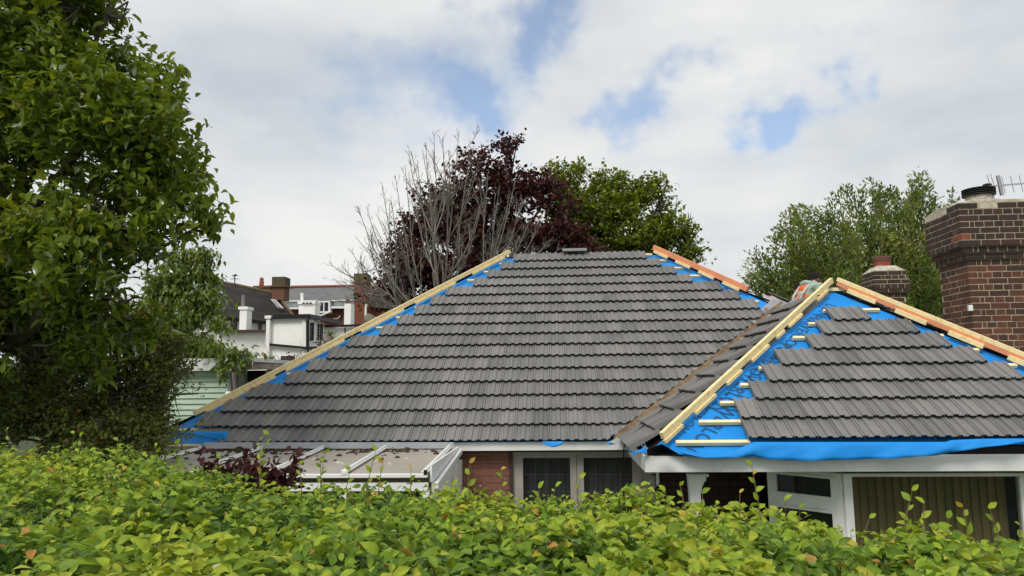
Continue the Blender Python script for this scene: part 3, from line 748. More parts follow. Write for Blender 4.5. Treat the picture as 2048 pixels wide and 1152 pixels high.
# small rear chimney
z2 = at(1785, 541, 12.5).z
st2 = chimney(5.38, 5.85, 12.5, 12.98, z2, 15, lambda c: (.02 if c < 2 else (.06 if c in (2, 3, 4) else 0)) if c != 4 else .045, lambda c, x, y, s: m_brickd, house, 'small brown brick chimney with one terracotta pot', ch=.0755)
b = MB(); cc = (5.61, 12.74)
b.add([(5.36, 12.48, z2), (5.87, 12.48, z2), (5.87, 13.0, z2), (5.36, 13.0, z2), (5.47, 12.6, z2+.10), (5.76, 12.6, z2+.10), (5.76, 12.88, z2+.10), (5.47, 12.88, z2+.10)], [(0, 1, 5, 4), (1, 2, 6, 5), (2, 3, 7, 6), (3, 0, 4, 7), (4, 5, 6, 7)])
b.build('flaunching', m_flaunch, st2)
b = MB(); b.lathe((cc[0], cc[1], z2+.08), [(.125, 0), (.14, .10), (.142, .105), (.02, .106)], 22); pot = b.build('chimney_pot', m_terra, st2, smooth=False)
b = MB(); b.lathe((cc[0], cc[1], z2+.186), [(.146, 0), (.15, .07), (.13, .085), (.1, .05)], 22); b.build('pot_rim', m_terrad, st2)

# tv aerial
ae = thing('tv_aerial', 'television aerial with vertical rods on the large chimney top', 'aerial')
mp_ = at(1978, 400, 9.15); mt = at(1977, 371, 9.15)
b = MB(); b.tube([Vector((mp_.x, mp_.y, cz)), mp_, mt+Vector((0, 0, .03))], .022, 8); b.build('mast', m_alu, ae)
e1 = at(2130, 360, 8.6); e0 = at(1973, 373, 9.15)
b = MB(); b.beam(e0, e1, .018, .018); b.build('boom', m_alu, ae)
b = MB(); b.box(e0-Vector((.03, .03, .03)), e0+Vector((.05, .03, .03))); b.build('clamp', m_dark, ae)
dd = (e1-e0)
for px in (2009, 2027, 2045, 2063, 2081, 2099):
    t = (px-1973)/157; c = e0+dd*t; lean = Vector((.012, 0, -.10))
    b = MB(); b.tube([c-lean*1.05, c+lean*1.05], .005, 5); b.build('director_rod', m_alu, ae)
c = e0+dd*((2001-1973)/157.); b = MB(); b.beam(c+Vector((-.012, 0, .125)), c+Vector((.016, 0, -.125)), .035, .03, Vector((0, 1, 0))); b.build('dipole', m_alu, ae)
for px, py in ((1974, 350), (1981, 348)):
    a = at(px, py, 9.2); b = MB(); b.tube([a, Vector((a.x+.03, 9.2, a.z-.14))], .005, 5); b.build('reflector_rod', m_alu, ae)
for q in ((1985, 398), (1990, 399)):
    a = at(1981, 376, 9.2); c = at(*q, 9.2); b = MB(); b.tube([a, c], .004, 5); b.build('stay_rod', m_alu, ae)

# ridge tile left loose on the ridge
b = MB(); c = pm(at(1149, 505, RY).x, SM, 0); hw = .205
vs = []; n = 9
for x in (-hw, hw):
    for rr2 in (.10, .085):
        for k in range(n):
            t = math.pi*(k/(n-1)); vs.append((c.x+x, c.y+math.cos(t)*rr2, c.z+.0+math.sin(t)*rr2*.62+.012))
def rg(a, kk): return a*n+kk
fs = []
for k in range(n-1):
    fs += [(rg(0, k), rg(0, k+1), rg(2, k+1), rg(2, k)), (rg(1, k+1), rg(1, k), rg(3, k), rg(3, k+1)), (rg(0, k+1), rg(0, k), rg(1, k), rg(1, k+1)), (rg(2, k), rg(2, k+1), rg(3, k+1), rg(3, k))]
b.add(vs, fs); b.build('ridge_tile', m_tile, smooth=False, label='single grey half-round ridge tile resting loose on the main ridge', cat='ridge tile')

# hip iron and cables
b = MB(); A = at(1293, 912, 6.62)
pts = [at(x, y, 6.42) for x, y in ((1301, 912), (1294, 913), (1292, 900), (1289.5, 888), (1286, 884), (1282.5, 886), (1283, 891), (1287, 893))]
for i in range(len(pts)-1): b.beam(pts[i], pts[i+1], .006, .032, Vector((0, 1, 0)))
hi = b.build('hip_iron', m_galv, label='curled galvanised hip iron at the front corner of the wing roof', cat='bracket')
def cable(name, pts, r, label, m=m_cable):
    P = [Vector(p) for p in pts]; out = []
    for i in range(len(P)-1):
        a, b_, c, d_ = P[max(i-1, 0)], P[i], P[i+1], P[min(i+2, len(P)-1)]
        for k in range(6):
            t = k/6; out.append(.5*((2*b_)+(c-a)*t+(2*a-5*b_+4*c-d_)*t*t+(3*b_-a-3*c+d_)*t**3))
    out.append(P[-1]); mb = MB(); mb.tube(out, r, 6); return mb.build(name, m, label=label, cat='cable', smooth=True)
def onl(px, py, n=.04):
    r = ray(px, py); P0 = pl(0, 0, n); t = (P0-EYE).dot(UNL)/r.dot(UNL); return EYE+r*t
cable('cable', [onl(1640, 590), onl(1600, 606), onl(1560, 632), onl(1520, 662), onl(1480, 694), onl(1440, 727), onl(1400, 757), onl(1358, 787), onl(1310, 832), onl(1265, 870), onl(1252, 888)], .006, 'thin black cable running down the side slope of the wing roof')
cable('cable', [at(1250, 888, 7.9), at(1248, 895, 8.0), at(1247.5, 910, 8.2), at(1246, 940, 8.25), at(1243, 975, 8.25), at(1241, 1010, 8.25)], .007, 'thin grey cable hanging down in front of the patio doors')

# ------------------------------------------------------------------ lean-to with polycarbonate roof
lt = thing('lean_to', 'low lean-to with dirty polycarbonate roof and white glazing bars against the bungalow', 'lean-to')
def lp(px, py, Y=None): return None
LTz1 = ZC-.735; LTz0 = ZC-.79; LY1, LY0 = 8.16, 6.42
def ltz(y): return LTz0+(LTz1-LTz0)*(y-LY0)/(LY1-LY0)
b = MB(); b.add([(-4.3, LY0, ltz(LY0)-.02), (-1.17, LY0, ltz(LY0)-.02), (-1.2, LY1, ltz(LY1)-.02), (-4.3, LY1, ltz(LY1)-.02), (-4.3, LY0, ltz(LY0)-.035), (-1.17, LY0, ltz(LY0)-.035), (-1.2, LY1, ltz(LY1)-.035), (-4.3, LY1, ltz(LY1)-.035)], [(0, 1, 2, 3), (7, 6, 5, 4), (0, 4, 5, 1), (1, 5, 6, 2), (3, 2, 6, 7), (0, 3, 7, 4)])
b.build('roof_panel', m_poly, lt)
for (xt, xb) in ((-4.07, -3.3-.38), (-3.365, -3.05), (-2.653, -2.56), (-1.943, -1.892), (-1.223, -1.179)):
    if xt < -3.2: xb = xt+.08 if xt < -4 else -3.27
    b = MB(); a_, c_ = Vector((xt, LY1-.02, ltz(LY1))), Vector((xb, LY0-.03, ltz(LY0)))
    b.beam(c_, a_, .06, .012); b.beam(c_, a_, .03, .022, Vector((0, 0, 1)), .012); b.build('glazing_bar', m_frame, lt, bevel=.003)
b = MB(); b.box((-1.14, LY0, ltz(LY0)-.09), (-1.12, LY1, ltz(LY1)+.0)); b.build('side_board', m_upvc, lt)
b = MB(); b.beam(Vector((-1.08, LY0, ltz(LY0)-.12)), Vector((-1.10, LY1, ltz(LY1)-.05)), .03, .05); b.build('side_trim', m_frame, lt)
b = MB(); b.box((-4.3, LY0-.07, LTz0-.045), (-1.15, LY0-.02, LTz0-.012)); b.build('front_trim', m_frame, lt, bevel=.004)
b = MB(); b.box((-4.3, LY0-.04, LTz0-.16), (-1.15, LY0+.0, LTz0-.09)); b.build('front_beam', m_frame, lt)
for x in (-4.25, -3.4, -2.6, -1.9, -1.17):
    b = MB(); b.box((x-.03, LY0-.03, 0), (x+.03, LY0+.03, LTz0-.16)); b.build('frame_post', m_frame, lt)
b = MB(); b.box((-4.2, LY0, .6), (-1.2, LY0+.006, LTz0-.165)); b.build('pane', m_glassdark, lt)
b = MB(); b.box((-1.13, LY0+.02, 0), (-1.10, LY1+.1, LTz0-.1)); b.build('side_wall', m_upvc, lt)
for (px, py) in ((689, 945), (851, 945)):
    c = at(px, py, 6.36); b = MB(); b.obox(c, Vector((1, 0, 0)), Vector((0, 1, 0)), Vector((0, 0, 1)), (.03 if px < 800 else .016, .015, .022)); b.build('bar_end_cap', m_frame if px < 800 else m_dark, lt, bevel=.008)
# moss and stones on the lean-to roof
db = MB(); rr3 = random.Random(3)
def pebble(mb, p, r):
    n = 6; vs = []; 
    for k in range(n): t = 2*math.pi*k/n; q = r*rr3.uniform(.6, 1.2); vs.append((p.x+math.cos(t)*q*1.5, p.y+math.sin(t)*q, p.z))
    for k in range(n): t = 2*math.pi*k/n; q = r*rr3.uniform(.3, .7); vs.append((p.x+math.cos(t)*q*1.3, p.y+math.sin(t)*q, p.z+r*rr3.uniform(.5, .9)))
    mb.add(vs, [(k, (k+1) % n, n+(k+1) % n, n+k) for k in range(n)]+[tuple(range(n, 2*n))])
for i in range(520):
    x = rr3.uniform(-4.1, -1.25); y = LY1-abs(rr3.gauss(0, .16)) if rr3.random() < .8 else rr3.uniform(7.2, 8.1)
    if y > 8.14: continue
    dens = noise.noise(Vector((x*1.8, 3.1, 0)))
    if dens < -.15 and rr3.random() < .7: continue
    pebble(db, Vector((x, y, ltz(y)-.02)), rr3.uniform(.007, .024) if rr3.random() < .85 else rr3.uniform(.022, .038))
db.build('moss_debris', m_moss, label='dark moss crumbs scattered along the top of the lean-to roof', cat='moss', kind='stuff')
for i, (px, py, c) in enumerate(((676, 922, 1), (684, 923, 1), (629, 917, 1), (875, 909, 0), (647, 921, 0), (680, 912, 0), (552, 914, 0), (514, 913, 0), (797, 906, 0), (752, 919, 1), (781, 924, 1), (815, 916, 1), (720, 905, 1))):
    p = atz(px, py, (LTz0+LTz1)/2-.01); p.z = ltz(p.y)-.02
    mb = MB(); pebble(mb, p, .028 if c == 0 else .02)
    lab = ['pale mortar crumb left of the pair in the middle bay of the lean-to roof', 'pale mortar crumb right of the pair in the middle bay of the lean-to roof', 'pinkish crumb just right of the second visible glazing bar',
           'largest black moss lump beside the last glazing bar of the lean-to', 'black moss lump nearest the lead flashing left of the middle bay', 'wide black moss lump above the pair of pale crumbs', 'dark moss lump in the second bay near its left bar',
           'small dark moss lump beside the leftmost visible glazing bar', 'small dark moss lump high in the right-hand bay', 'pale crumb near the third glazing bar of the lean-to', 'pale crumb low beside the third glazing bar', 'lone pale crumb in the middle of the right-hand bay', 'pale crumb high near the moss line of the middle bay'][i]
    mb.build('moss_lump' if c == 0 else 'mortar_crumb', m_moss if c == 0 else m_brickwhite, label=lab, cat='moss' if c == 0 else 'crumb', group='moss lumps on the lean-to roof' if c == 0 else 'mortar crumbs on the lean-to roof')

# ------------------------------------------------------------------ people on the roof
def skin_body(name, joints, edges, radii, m, parent=None, sub=2, root=0):
    me = bpy.data.meshes.new(name); me.from_pydata([tuple(j) for j in joints], edges, []); me.update()
    o = link(name, me, m, parent)
    s = o.modifiers.new('skin', 'SKIN'); 
    for i, v in enumerate(me.skin_vertices[0].data):
        r = radii[i]; v.radius = (r, r) if isinstance(r, (int, float)) else r; v.use_root = (i == root)
    s.use_smooth_shade = True; su = o.modifiers.new('sub', 'SUBSURF'); su.levels = sub; su.render_levels = sub
    return o
def person(pos, face, label, hood, vest, head_rel, zr):
    """crouching worker; pos is hip point, face = unit plan direction he faces"""
    t = thing('person', label, 'person', group='roofers behind the wing ridge'); t.location = (0, 0, 0)
    f = Vector((face[0], face[1], 0)).normalized(); s = f.cross(Vector((0, 0, 1))).normalized(); up = Vector((0, 0, 1))
    P = lambda a, b_, c: pos+f*a+s*b_+up*c
    J = [P(0, 0, 0), P(.06, 0, .16), P(.13, 0, .30), P(.19, 0, .42), P(.22, 0, .50), P(.19, .17, .41), P(.22, .24, .22), P(.42, .20, .06), P(.50, .19, .02),
         P(.19, -.17, .41), P(.22, -.24, .22), P(.42, -.20, .06), P(.50, -.19, .02), P(.02, .10, -.03), P(.40, .14, -.05), P(.05, .14, -.38), P(.2, .14, -.42),
         P(.02, -.10, -.03), P(.40, -.14, -.05), P(.05, -.14, -.38), P(.2, -.14, -.42)]
    E_ = [(0, 1), (1, 2), (2, 3), (3, 4), (3, 5), (5, 6), (6, 7), (7, 8), (3, 9), (9, 10), (10, 11), (11, 12), (0, 13), (13, 14), (14, 15), (15, 16), (0, 17), (17, 18), (18, 19), (19, 20)]
    Rr = [.15, .145, .165, .13, .065, .085, .062, .048, .03, .085, .062, .048, .03, .10, .075, .05, .04, .10, .075, .05, .04]
    body = skin_body('body', J, E_, Rr, hood, t)
    tr = skin_body('trousers', [J[0]-up*.02]+[J[i] for i in (13, 14, 15, 17, 18, 19)], [(0, 1), (1, 2), (2, 3), (0, 4), (4, 5), (5, 6)], [.165, .112, .086, .06, .112, .086, .06], m_navy, t)
    # hands with five fingers
    for sg, w in ((1, J[8]), (-1, J[12])):
        for k in range(5):
            sp = (k-2)*.018*sg; L_ = [.05, .075, .08, .075, .06][k] if sg else 0
            base = w+s*sp
            if k == 0: pts = [w, w+s*(-.035*sg)+f*.02, w+s*(-.05*sg)+f*.045-up*.01]
            else: pts = [w, base+f*.05, base+f*(.05+L_*.5)-up*.008, base+f*(.05+L_*.8)-up*.03]
            mb = MB(); mb.tube(pts, [.02, .011, .009, .007][:len(pts)], 6); mb.build('finger', m_skin, t, smooth=True)
    # head: ellipsoid with jaw, nose, ears
    hc = P(*head_rel); hf = f
    bm = bmesh.new(); bmesh.ops.create_icosphere(bm, subdivisions=3, radius=1)
    for v in bm.verts:
        x, y, z = v.co
        yy = y*.095*(1+.12*max(0, -z)); xx = x*.076*(1-.22*max(0, -z)); zz_ = z*.118
        if y > .3: yy -= .012*(y-.3)*(1 if z > .2 else 0)
        nose = math.exp(-((x/.16)**2+((z+.12)/.22)**2))*(y > 0)*.026; yy += nose
        yy -= math.exp(-(((abs(x)-.38)/.16)**2+((z-.08)/.12)**2))*(y > 0)*.010
        yy += math.exp(-((x/.3)**2+((z+.52)/.1)**2))*(y > 0)*.008
        v.co = hc+s*xx+hf*yy+up*zz_
    me = bpy.data.meshes.new('head'); bm.to_mesh(me); bm.free(); link('head', me, m_skin, t, smooth=True)
    mb = MB(); mb.tube([P(.20, 0, .46), hc-up*.07-f*.02], [.062, .055], 10); mb.build('neck', m_skin, t, smooth=True)
    for sg in (1, -1):
        mb = MB(); c = hc+s*.076*sg-f*.005; mb.lathe(c-up*.03, [(.008, 0), (.017, .015), (.02, .04), (.01, .06)], 8); mb.build('ear', m_skin, t, smooth=True)
        mb = MB(); mb.lathe(hc+s*.03*sg+f*.088+up*.006, [(.004, -.008), (.011, 0), (.004, .008)], 8); mb.build('eye', m_dark, t)
    bm = bmesh.new(); bmesh.ops.create_icosphere(bm, subdivisions=4, radius=1)
    kill = [v for v in bm.verts if Vector((v.co.x, v.co.y, v.co.z)).z < (-.30 if (v.co.x*s.x+v.co.y*0) > 9 else .12)]
    bmesh.ops.delete(bm, geom=kill, context='VERTS')
    for v in bm.verts:
        x, y, z = v.co; q = 1+.05*noise.noise(Vector((x*6, y*6, z*6)))
        v.co = hc+s*x*.085*q+hf*(y*.100*q-.012)+up*(z*.132*q)
    me = bpy.data.meshes.new('hair'); bm.to_mesh(me); bm.free(); link('hair', me, m_hair, t, smooth=True)
    mb = MB(); mb.lathe(hc+hf*.055-up*.085, [(.02, -.02), (.05, -.005), (.055, .03), (.03, .05)], 10); mb.build('beard', m_hair, t, smooth=True)
    if vest:
        # hood bunched behind the neck, vest with bands round torso and shoulders
        mb = skin_body('hood', [P(.10, 0, .46), P(.10, .08, .47), P(.16, .12, .47), P(.10, -.08, .47), P(.16, -.12, .47), P(.07, 0, .53)], [(0, 1), (1, 2), (0, 3), (3, 4), (0, 5)], [.06, .05, .035, .05, .035, .04], hood, t)
        v = skin_body('vest', [P(.045, 0, .07), P(.08, 0, .18), P(.13, 0, .30), P(.165, 0, .38), P(.17, .10, .40), P(.17, -.10, .40)], [(0, 1), (1, 2), (2, 3), (3, 4), (3, 5)], [.165, .165, .178, .142, .10, .10], m_vest, t)
        for (a, z_, r_) in ((.055, .12, .186),):
            mb = MB(); c = P(a, 0, z_); n = 24; vs = []
            for dz_ in (-.028, .028):
                for k in range(n):
                    th = 2*math.pi*k/n; vs.append(c+s*math.cos(th)*r_+f*math.sin(th)*r_*.98+up*(dz_-.2*math.sin(th)*r_))
            mb.add(vs, [(k, (k+1) % n, n+(k+1) % n, n+k) for k in range(n)]); mb.build('reflective_band', m_band, t)
        for sg in (1, -1):
            mb = MB(); mb.tube([P(-.09, .10*sg, .15), P(-.045, .10*sg, .30), P(.06, .10*sg, .43), P(.17, .10*sg, .50), P(.27, .10*sg, .44)], .022, 6); mb.build('reflective_band', m_band, t, smooth=True)
    return t
hd = at(1630, 561, 11.0); f1 = (.96, .28)
fv = Vector((f1[0], f1[1], 0)).normalized()
person(hd-fv*.26-Vector((0, 0, .53)), f1, 'crouching roofer in orange hi-vis vest and pale green hoodie, facing right', m_hoodie, True, (.26, 0, .53), 0)
hd = at(1598, 581, 11.9); f2 = (-.45, -.9); fv = Vector((f2[0], f2[1], 0)).normalized()
person(hd-fv*.24-Vector((0, 0, .60)), f2, 'dark haired roofer in black top mostly hidden behind the one in orange', m_black, False, (.24, 0, .60), 0)

# ------------------------------------------------------------------ leaf and tree builders
DIA_V = np.array([(0, 0, 0), (-.5, .42, .06), (.5, .42, .06), (0, .45, -.04), (0, 1, -.06)]); DIA_F = np.array([(0, 3, 1), (0, 2, 3), (1, 3, 4), (3, 2, 4)])
OV_V = np.array([(0, -.12, 0), (-.34, .08, .05), (-.5, .46, .10), (-.31, .74, .05), (.02, 1.06, -.08), (.36, .70, .05), (.47, .38, .10), (.33, .11, .05), (0, .12, -.01), (0, .42, .0), (0, .75, -.03)])
OV_F = np.array([(0, 8, 1), (0, 7, 8), (1, 8, 2), (8, 9, 2), (7, 6, 8), (8, 6, 9), (2, 9, 3), (9, 10, 3), (9, 6, 5), (9, 5, 10), (3, 10, 4), (10, 5, 4)])
def make_leaf_mesh(name, P, D, Nn, L, Wd, tint, tv=DIA_V, tf=DIA_F, m=None, smooth=False, curl=None, fold=None):
    n = len(P); D = D/np.linalg.norm(D, axis=1)[:, None]
    S = np.cross(D, Nn); S /= np.linalg.norm(S, axis=1)[:, None]+1e-9; U = np.cross(S, D)
    k = len(tv)
    up = tv[None, :, 2]*L[:, None]
    if curl is not None: up = up+curl[:, None]*L[:, None]*(tv[None, :, 1]**2)
    if fold is not None: up = up+fold[:, None]*Wd[:, None]*np.abs(tv[None, :, 0])+fold[:, None]*.25*L[:, None]*np.sin(tv[None, :, 1]*7+fold[:, None]*9)*tv[None, :, 0]
    V = P[:, None, :]+S[:, None, :]*(tv[None, :, 0]*Wd[:, None])[:, :, None]+D[:, None, :]*(tv[None, :, 1]*L[:, None])[:, :, None]+U[:, None, :]*up[:, :, None]
    V = V.reshape(-1, 3); Fc = (tf[None]+(np.arange(n)*k)[:, None, None]).reshape(-1, 3)
    me = bpy.data.meshes.new(name); me.vertices.add(len(V)); me.vertices.foreach_set('co', V.ravel().astype(np.float32))
    me.loops.add(Fc.size); me.loops.foreach_set('vertex_index', Fc.ravel().astype(np.int32))
    me.polygons.add(len(Fc)); me.polygons.foreach_set('loop_start', np.arange(0, Fc.size, 3, dtype=np.int32)); me.polygons.foreach_set('loop_total', np.full(len(Fc), 3, np.int32))
    if smooth: me.polygons.foreach_set('use_smooth', np.ones(len(Fc), bool))
    a = me.attributes.new('tint', 'FLOAT', 'POINT'); a.data.foreach_set('value', np.repeat(tint, k).astype(np.float32))
    me.update(calc_edges=True); me.materials.append(m); return me
def tubes_np(segs, n=5):
    """segs: list of (p0,p1,r0,r1) -> MB"""
    b = MB()
    for (p0, p1, r0, r1) in segs: b.tube([p0, p1], [r0, r1], n, cap=False)
    return b
def ell(px, py, Y, rpx, rpy, dy=None, w=1.0):
    c = at(px, py, Y); sc_ = Y/F; return (c, (rpx*sc_, (dy if dy is not None else max(rpx, rpy)*sc_*.9), rpy*sc_), w)
def leafy(name, label, cat, base, ells, nclust, per, L, Wd, m, bark, trunk_r, spread=.16, droop=.25, seed=1, gap=None, gapf=1.2, bias=2.2, limbs=None, twig=.006,
          tints=(0, 1), updir=.5, outdir=.6, hazed=None, group=None, tv=DIA_V, tf=DIA_F, limb_n=None, sub='crown', smooth=False, fold=False):
    r = np.random.RandomState(seed); t = thing(name, label, cat, group)
    vol = np.array([e[1][0]*e[1][1]*e[1][2]*e[2] for e in ells]); pr = vol/vol.sum()
    C = []; EC = []
    tries = 0
    while len(C) < nclust and tries < nclust*30:
        tries += 1
        i = r.choice(len(ells), p=pr); c, rad, w = ells[i]
        v = r.normal(size=3); v /= np.linalg.norm(v); q = r.rand()**(1/bias)
        p = np.array(c)+v*q*np.array(rad)
        if gap is not None and noise.noise(Vector(p*gapf)+Vector((seed*3.1, 0, 0))) < gap: continue
        C.append(p); EC.append(i)
    C = np.array(C); EC = np.array(EC)
    centers = np.array([np.array(e[0]) for e in ells])
    out = C-centers[EC]; out /= np.linalg.norm(out, axis=1)[:, None]+1e-6
    tw = out*outdir+np.array([0, 0, updir])+r.normal(size=out.shape)*.45; tw /= np.linalg.norm(tw, axis=1)[:, None]
    n = len(C)*per
    ci = np.repeat(np.arange(len(C)), per)
    al = (r.rand(n)-.5)*2*spread*1.5
    P = C[ci]+tw[ci]*al[:, None]+r.normal(size=(n, 3))*spread*np.array([.5, .5, .35])
    D = tw[ci]*.5+r.normal(size=(n, 3))*.7+np.array([0, 0, -droop])
    Nn = np.array([0, 0, 1.0])+r.normal(size=(n, 3))*.55
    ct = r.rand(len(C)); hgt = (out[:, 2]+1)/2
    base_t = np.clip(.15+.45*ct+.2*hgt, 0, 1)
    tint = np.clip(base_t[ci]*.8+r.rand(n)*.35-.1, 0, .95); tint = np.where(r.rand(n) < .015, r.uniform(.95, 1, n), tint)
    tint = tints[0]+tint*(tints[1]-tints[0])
    s = r.uniform(.65, 1.2, n)
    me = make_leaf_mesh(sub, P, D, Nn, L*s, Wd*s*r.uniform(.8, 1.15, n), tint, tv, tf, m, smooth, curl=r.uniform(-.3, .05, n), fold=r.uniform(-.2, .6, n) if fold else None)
    link(sub, me, None, t, kind=None)
    # trunk, limbs, twigs
    base = Vector(base); segs = []
    fork = base.lerp(Vector(centers.mean(axis=0)), .5) if limbs is None else Vector(limbs)
    b = MB(); mid = base.lerp(fork, .5)+Vector((.05, 0, 0)); b.tube([base, mid, fork], [trunk_r*1.25, trunk_r, trunk_r*.8], 10)
    b.build('trunk', bark, t, smooth=True)
    b = MB()
    nodes = []
    for k, (c, rad, w) in enumerate(ells):
        c = Vector(c); a = fork; m1 = fork.lerp(c, .5)+Vector((r.normal()*.1, r.normal()*.1, -.08*(c-fork).length)); r0 = trunk_r*.45*min(1, .3+max(rad)/(6*trunk_r))
        b.tube([a, m1, c], [r0, r0*.7, r0*.4], 6, cap=False); nodes.append([(m1, r0*.6), (c, r0*.4)])
        for q in range(limb_n or 5):
            v = Vector(r.normal(size=3)); v.normalize(); e = c+Vector((v.x*rad[0], v.y*rad[1], v.z*rad[2]))*.75
            mm = c.lerp(e, .5)+Vector(r.normal(size=3))*.06
            b.tube([c, mm, e], [r0*.35, r0*.22, r0*.1], 5, cap=False); nodes[k] += [(mm, r0*.2), (e, r0*.1)]
    b.build('branches', bark, t, smooth=True)
    b = MB()
    idx = r.choice(len(C), size=min(len(C), 900), replace=False)
    for i in idx:
        p = Vector(C[i]); nd = min(nodes[EC[i]], key=lambda q: (q[0]-p).length)
        e = p+Vector(tw[i])*spread; md = nd[0].lerp(p, .5)+Vector((0, 0, -.03))
        b.tube([nd[0], md, p, e], [twig*1.6, twig*1.2, twig, twig*.4], 3, cap=False)
    b.build('twigs', bark, t, kind='stuff')
    return t, me

# big broad-leaved tree on the left
Yt = 6.3
E1 = [ell(60, 120, Yt, 230, 190), ell(200, 250, Yt-.3, 165, 150), ell(90, -60, Yt, 170, 150), ell(-60, 300, Yt, 230, 250), ell(300, 330, Yt, 92, 150), ell(215, 30, Yt, 62, 80),
      ell(318, 185, Yt+.2, 55, 75), ell(235, 440, Yt-.4, 150, 95), ell(120, 520, Yt-.5, 190, 110), ell(30, 620, Yt-.2, 150, 120), ell(-150, 0, Yt+.5, 250, 260), ell(425, 438, Yt-.2, 38, 26, w=5), ell(370, 400, Yt-.2, 40, 50, w=2),
      ell(210, 600, Yt-.3, 130, 70), ell(-200, 500, Yt+.3, 200, 250), ell(70, 690, Yt, 130, 50), ell(230, 655, Yt, 90, 45), ell(-60, 720, Yt, 130, 90), ell(170, 740, Yt+.2, 70, 30)]
leafy('broadleaf_tree', 'large dark green broad-leaved tree filling the left edge of the view', 'tree', (-6.3, 7.4, 0), E1, 3700, 15, .096, .054, LM_BIG, m_bark, .15,
      spread=.10, droop=.35, seed=3, gap=-.09, gapf=1.9, limbs=tuple(at(-80, 640, 6.9)), updir=.7, outdir=.5, bias=2.8, twig=.005, limb_n=6, tv=OV_V, tf=OV_F, smooth=True, fold=True)
bt = [o for o in COL.objects if o.name == 'broadleaf_tree'][0]
b = MB(); b.tube([at(20, 690, 6.3), at(60, 655, 6.2), at(95, 620, 6.05), at(118, 585, 5.95), at(135, 540, 6.0), at(160, 500, 6.2)], [.10, .085, .075, .065, .05, .03], 10)
b.tube([at(80, 637, 6.1), at(125, 638, 6.0), at(165, 628, 5.95), at(215, 615, 6.0), at(260, 600, 6.1)], [.05, .042, .034, .024, .012], 8); b.build('limb', m_bark, bt, smooth=True)

# smaller-leaved shrub in front of the left corner
E2 = [ell(290, 740, 7.3, 95, 95), ell(220, 830, 7.1, 150, 60), ell(330, 690, 7.4, 62, 50), ell(255, 640, 7.4, 70, 70), ell(90, 800, 7.0, 130, 85), ell(350, 790, 7.3, 55, 60), ell(300, 850, 7.2, 110, 40), ell(-40, 800, 7, 120, 100), ell(120, 700, 7.6, 130, 60), ell(30, 760, 7.5, 120, 90), ell(200, 760, 7.5, 90, 60), ell(60, 870, 7.0, 150, 45), ell(230, 890, 7.0, 140, 40), ell(-120, 850, 7, 130, 80)]
leafy('shrub', 'olive green small-leaved shrub in front of the roof left corner', 'shrub', (-4.6, 7.3, 0), E2, 2800, 20, .050, .028, LM_SHRUB, m_bark, .05, spread=.075, droop=.05, seed=5, gap=-.10, gapf=2.6, limbs=tuple(at(250, 860, 7.2)), updir=.35, outdir=.7, twig=.0035)
b = MB(); sh = [o for o in COL.objects if o.name == 'shrub'][0]
for (a, c) in (((180, 805), (290, 795)), ((178, 822), (300, 812)), ((175, 812), (320, 760)), ((300, 800), (400, 720))): b.tube([at(*a, 6.95), at((a[0]+c[0])/2, (a[1]+c[1])/2+4, 6.95), at(*c, 7.0)], [.014, .01, .005], 6)
b.build('bare_stems', m_bark, sh, smooth=True)
# bare stick shrubs and yellow-leafed bush behind
E3 = [ell(395, 560, 14, 34, 42), ell(412, 515, 14, 18, 20), ell(345, 570, 14, 50, 55), ell(330, 640, 13.6, 60, 40), ell(425, 612, 13.8, 28, 14), ell(395, 600, 13.8, 38, 26), ell(440, 645, 13.5, 22, 10), ell(425, 700, 13.3, 35, 10), ell(475, 712, 13.2, 38, 7), ell(448, 735, 13.2, 10, 14), ell(492, 728, 13.2, 8, 16), ell(380, 690, 13.6, 50, 20), ell(370, 510, 14, 16, 20)]
leafy('cherry_tree', 'light green drooping-leaved tree between the big left tree and the white house', 'tree', tuple(at(300, 900, 14).xy)+(0,), E3, 1050, 14, .14, .062, LM_CHERRY, m_bark, .07, spread=.13, droop=1.3, seed=8, gap=-.35, gapf=1.5, limbs=tuple(at(330, 690, 13.8)), updir=.3, outdir=.7, twig=.008, limb_n=3)
E4 = [ell(255, 655, 10, 22, 22), ell(305, 672, 10, 16, 12), ell(280, 640, 10, 30, 18)]
leafy('forsythia_bush', 'bush with yellow leaves half hidden behind the left shrub', 'shrub', tuple(at(270, 900, 10).xy)+(0,), E4, 60, 10, .05, .03, LM_SHRUB, m_bark, .03, spread=.08, seed=9, tints=(.97, 1.0), limb_n=2)

# purple maple
Ym = 19
EP = [ell(960, 340, Ym, 60, 42), ell(1015, 300, Ym, 34, 34), ell(900, 400, Ym, 70, 45), ell(1010, 385, Ym, 75, 50), ell(1090, 400, Ym, 62, 50), ell(850, 460, Ym, 70, 42), ell(960, 460, Ym, 90, 50), ell(1060, 470, Ym, 80, 45), ell(840, 530, Ym, 82, 50), ell(930, 545, Ym, 90, 50),
      ell(790, 590, Ym, 50, 40), ell(1130, 480, Ym, 60, 40), ell(790, 495, Ym, 26, 18), ell(838, 365, Ym, 22, 12), ell(1035, 275, Ym, 16, 12), ell(740, 600, Ym-1, 40, 16), ell(1190, 505, Ym, 60, 18)]
leafy('purple_maple', 'dark purple-leaved maple rising behind the middle of the main ridge', 'tree', tuple(at(950, 900, Ym).xy)+(0,), EP, 1900, 13, .125, .105, LM_PURPLE, m_bark, .16, spread=.15, droop=.3, seed=12, gap=-.22, gapf=1.0, limbs=tuple(at(960, 600, Ym)), updir=.2, outdir=.8, twig=.008, bias=2.6)
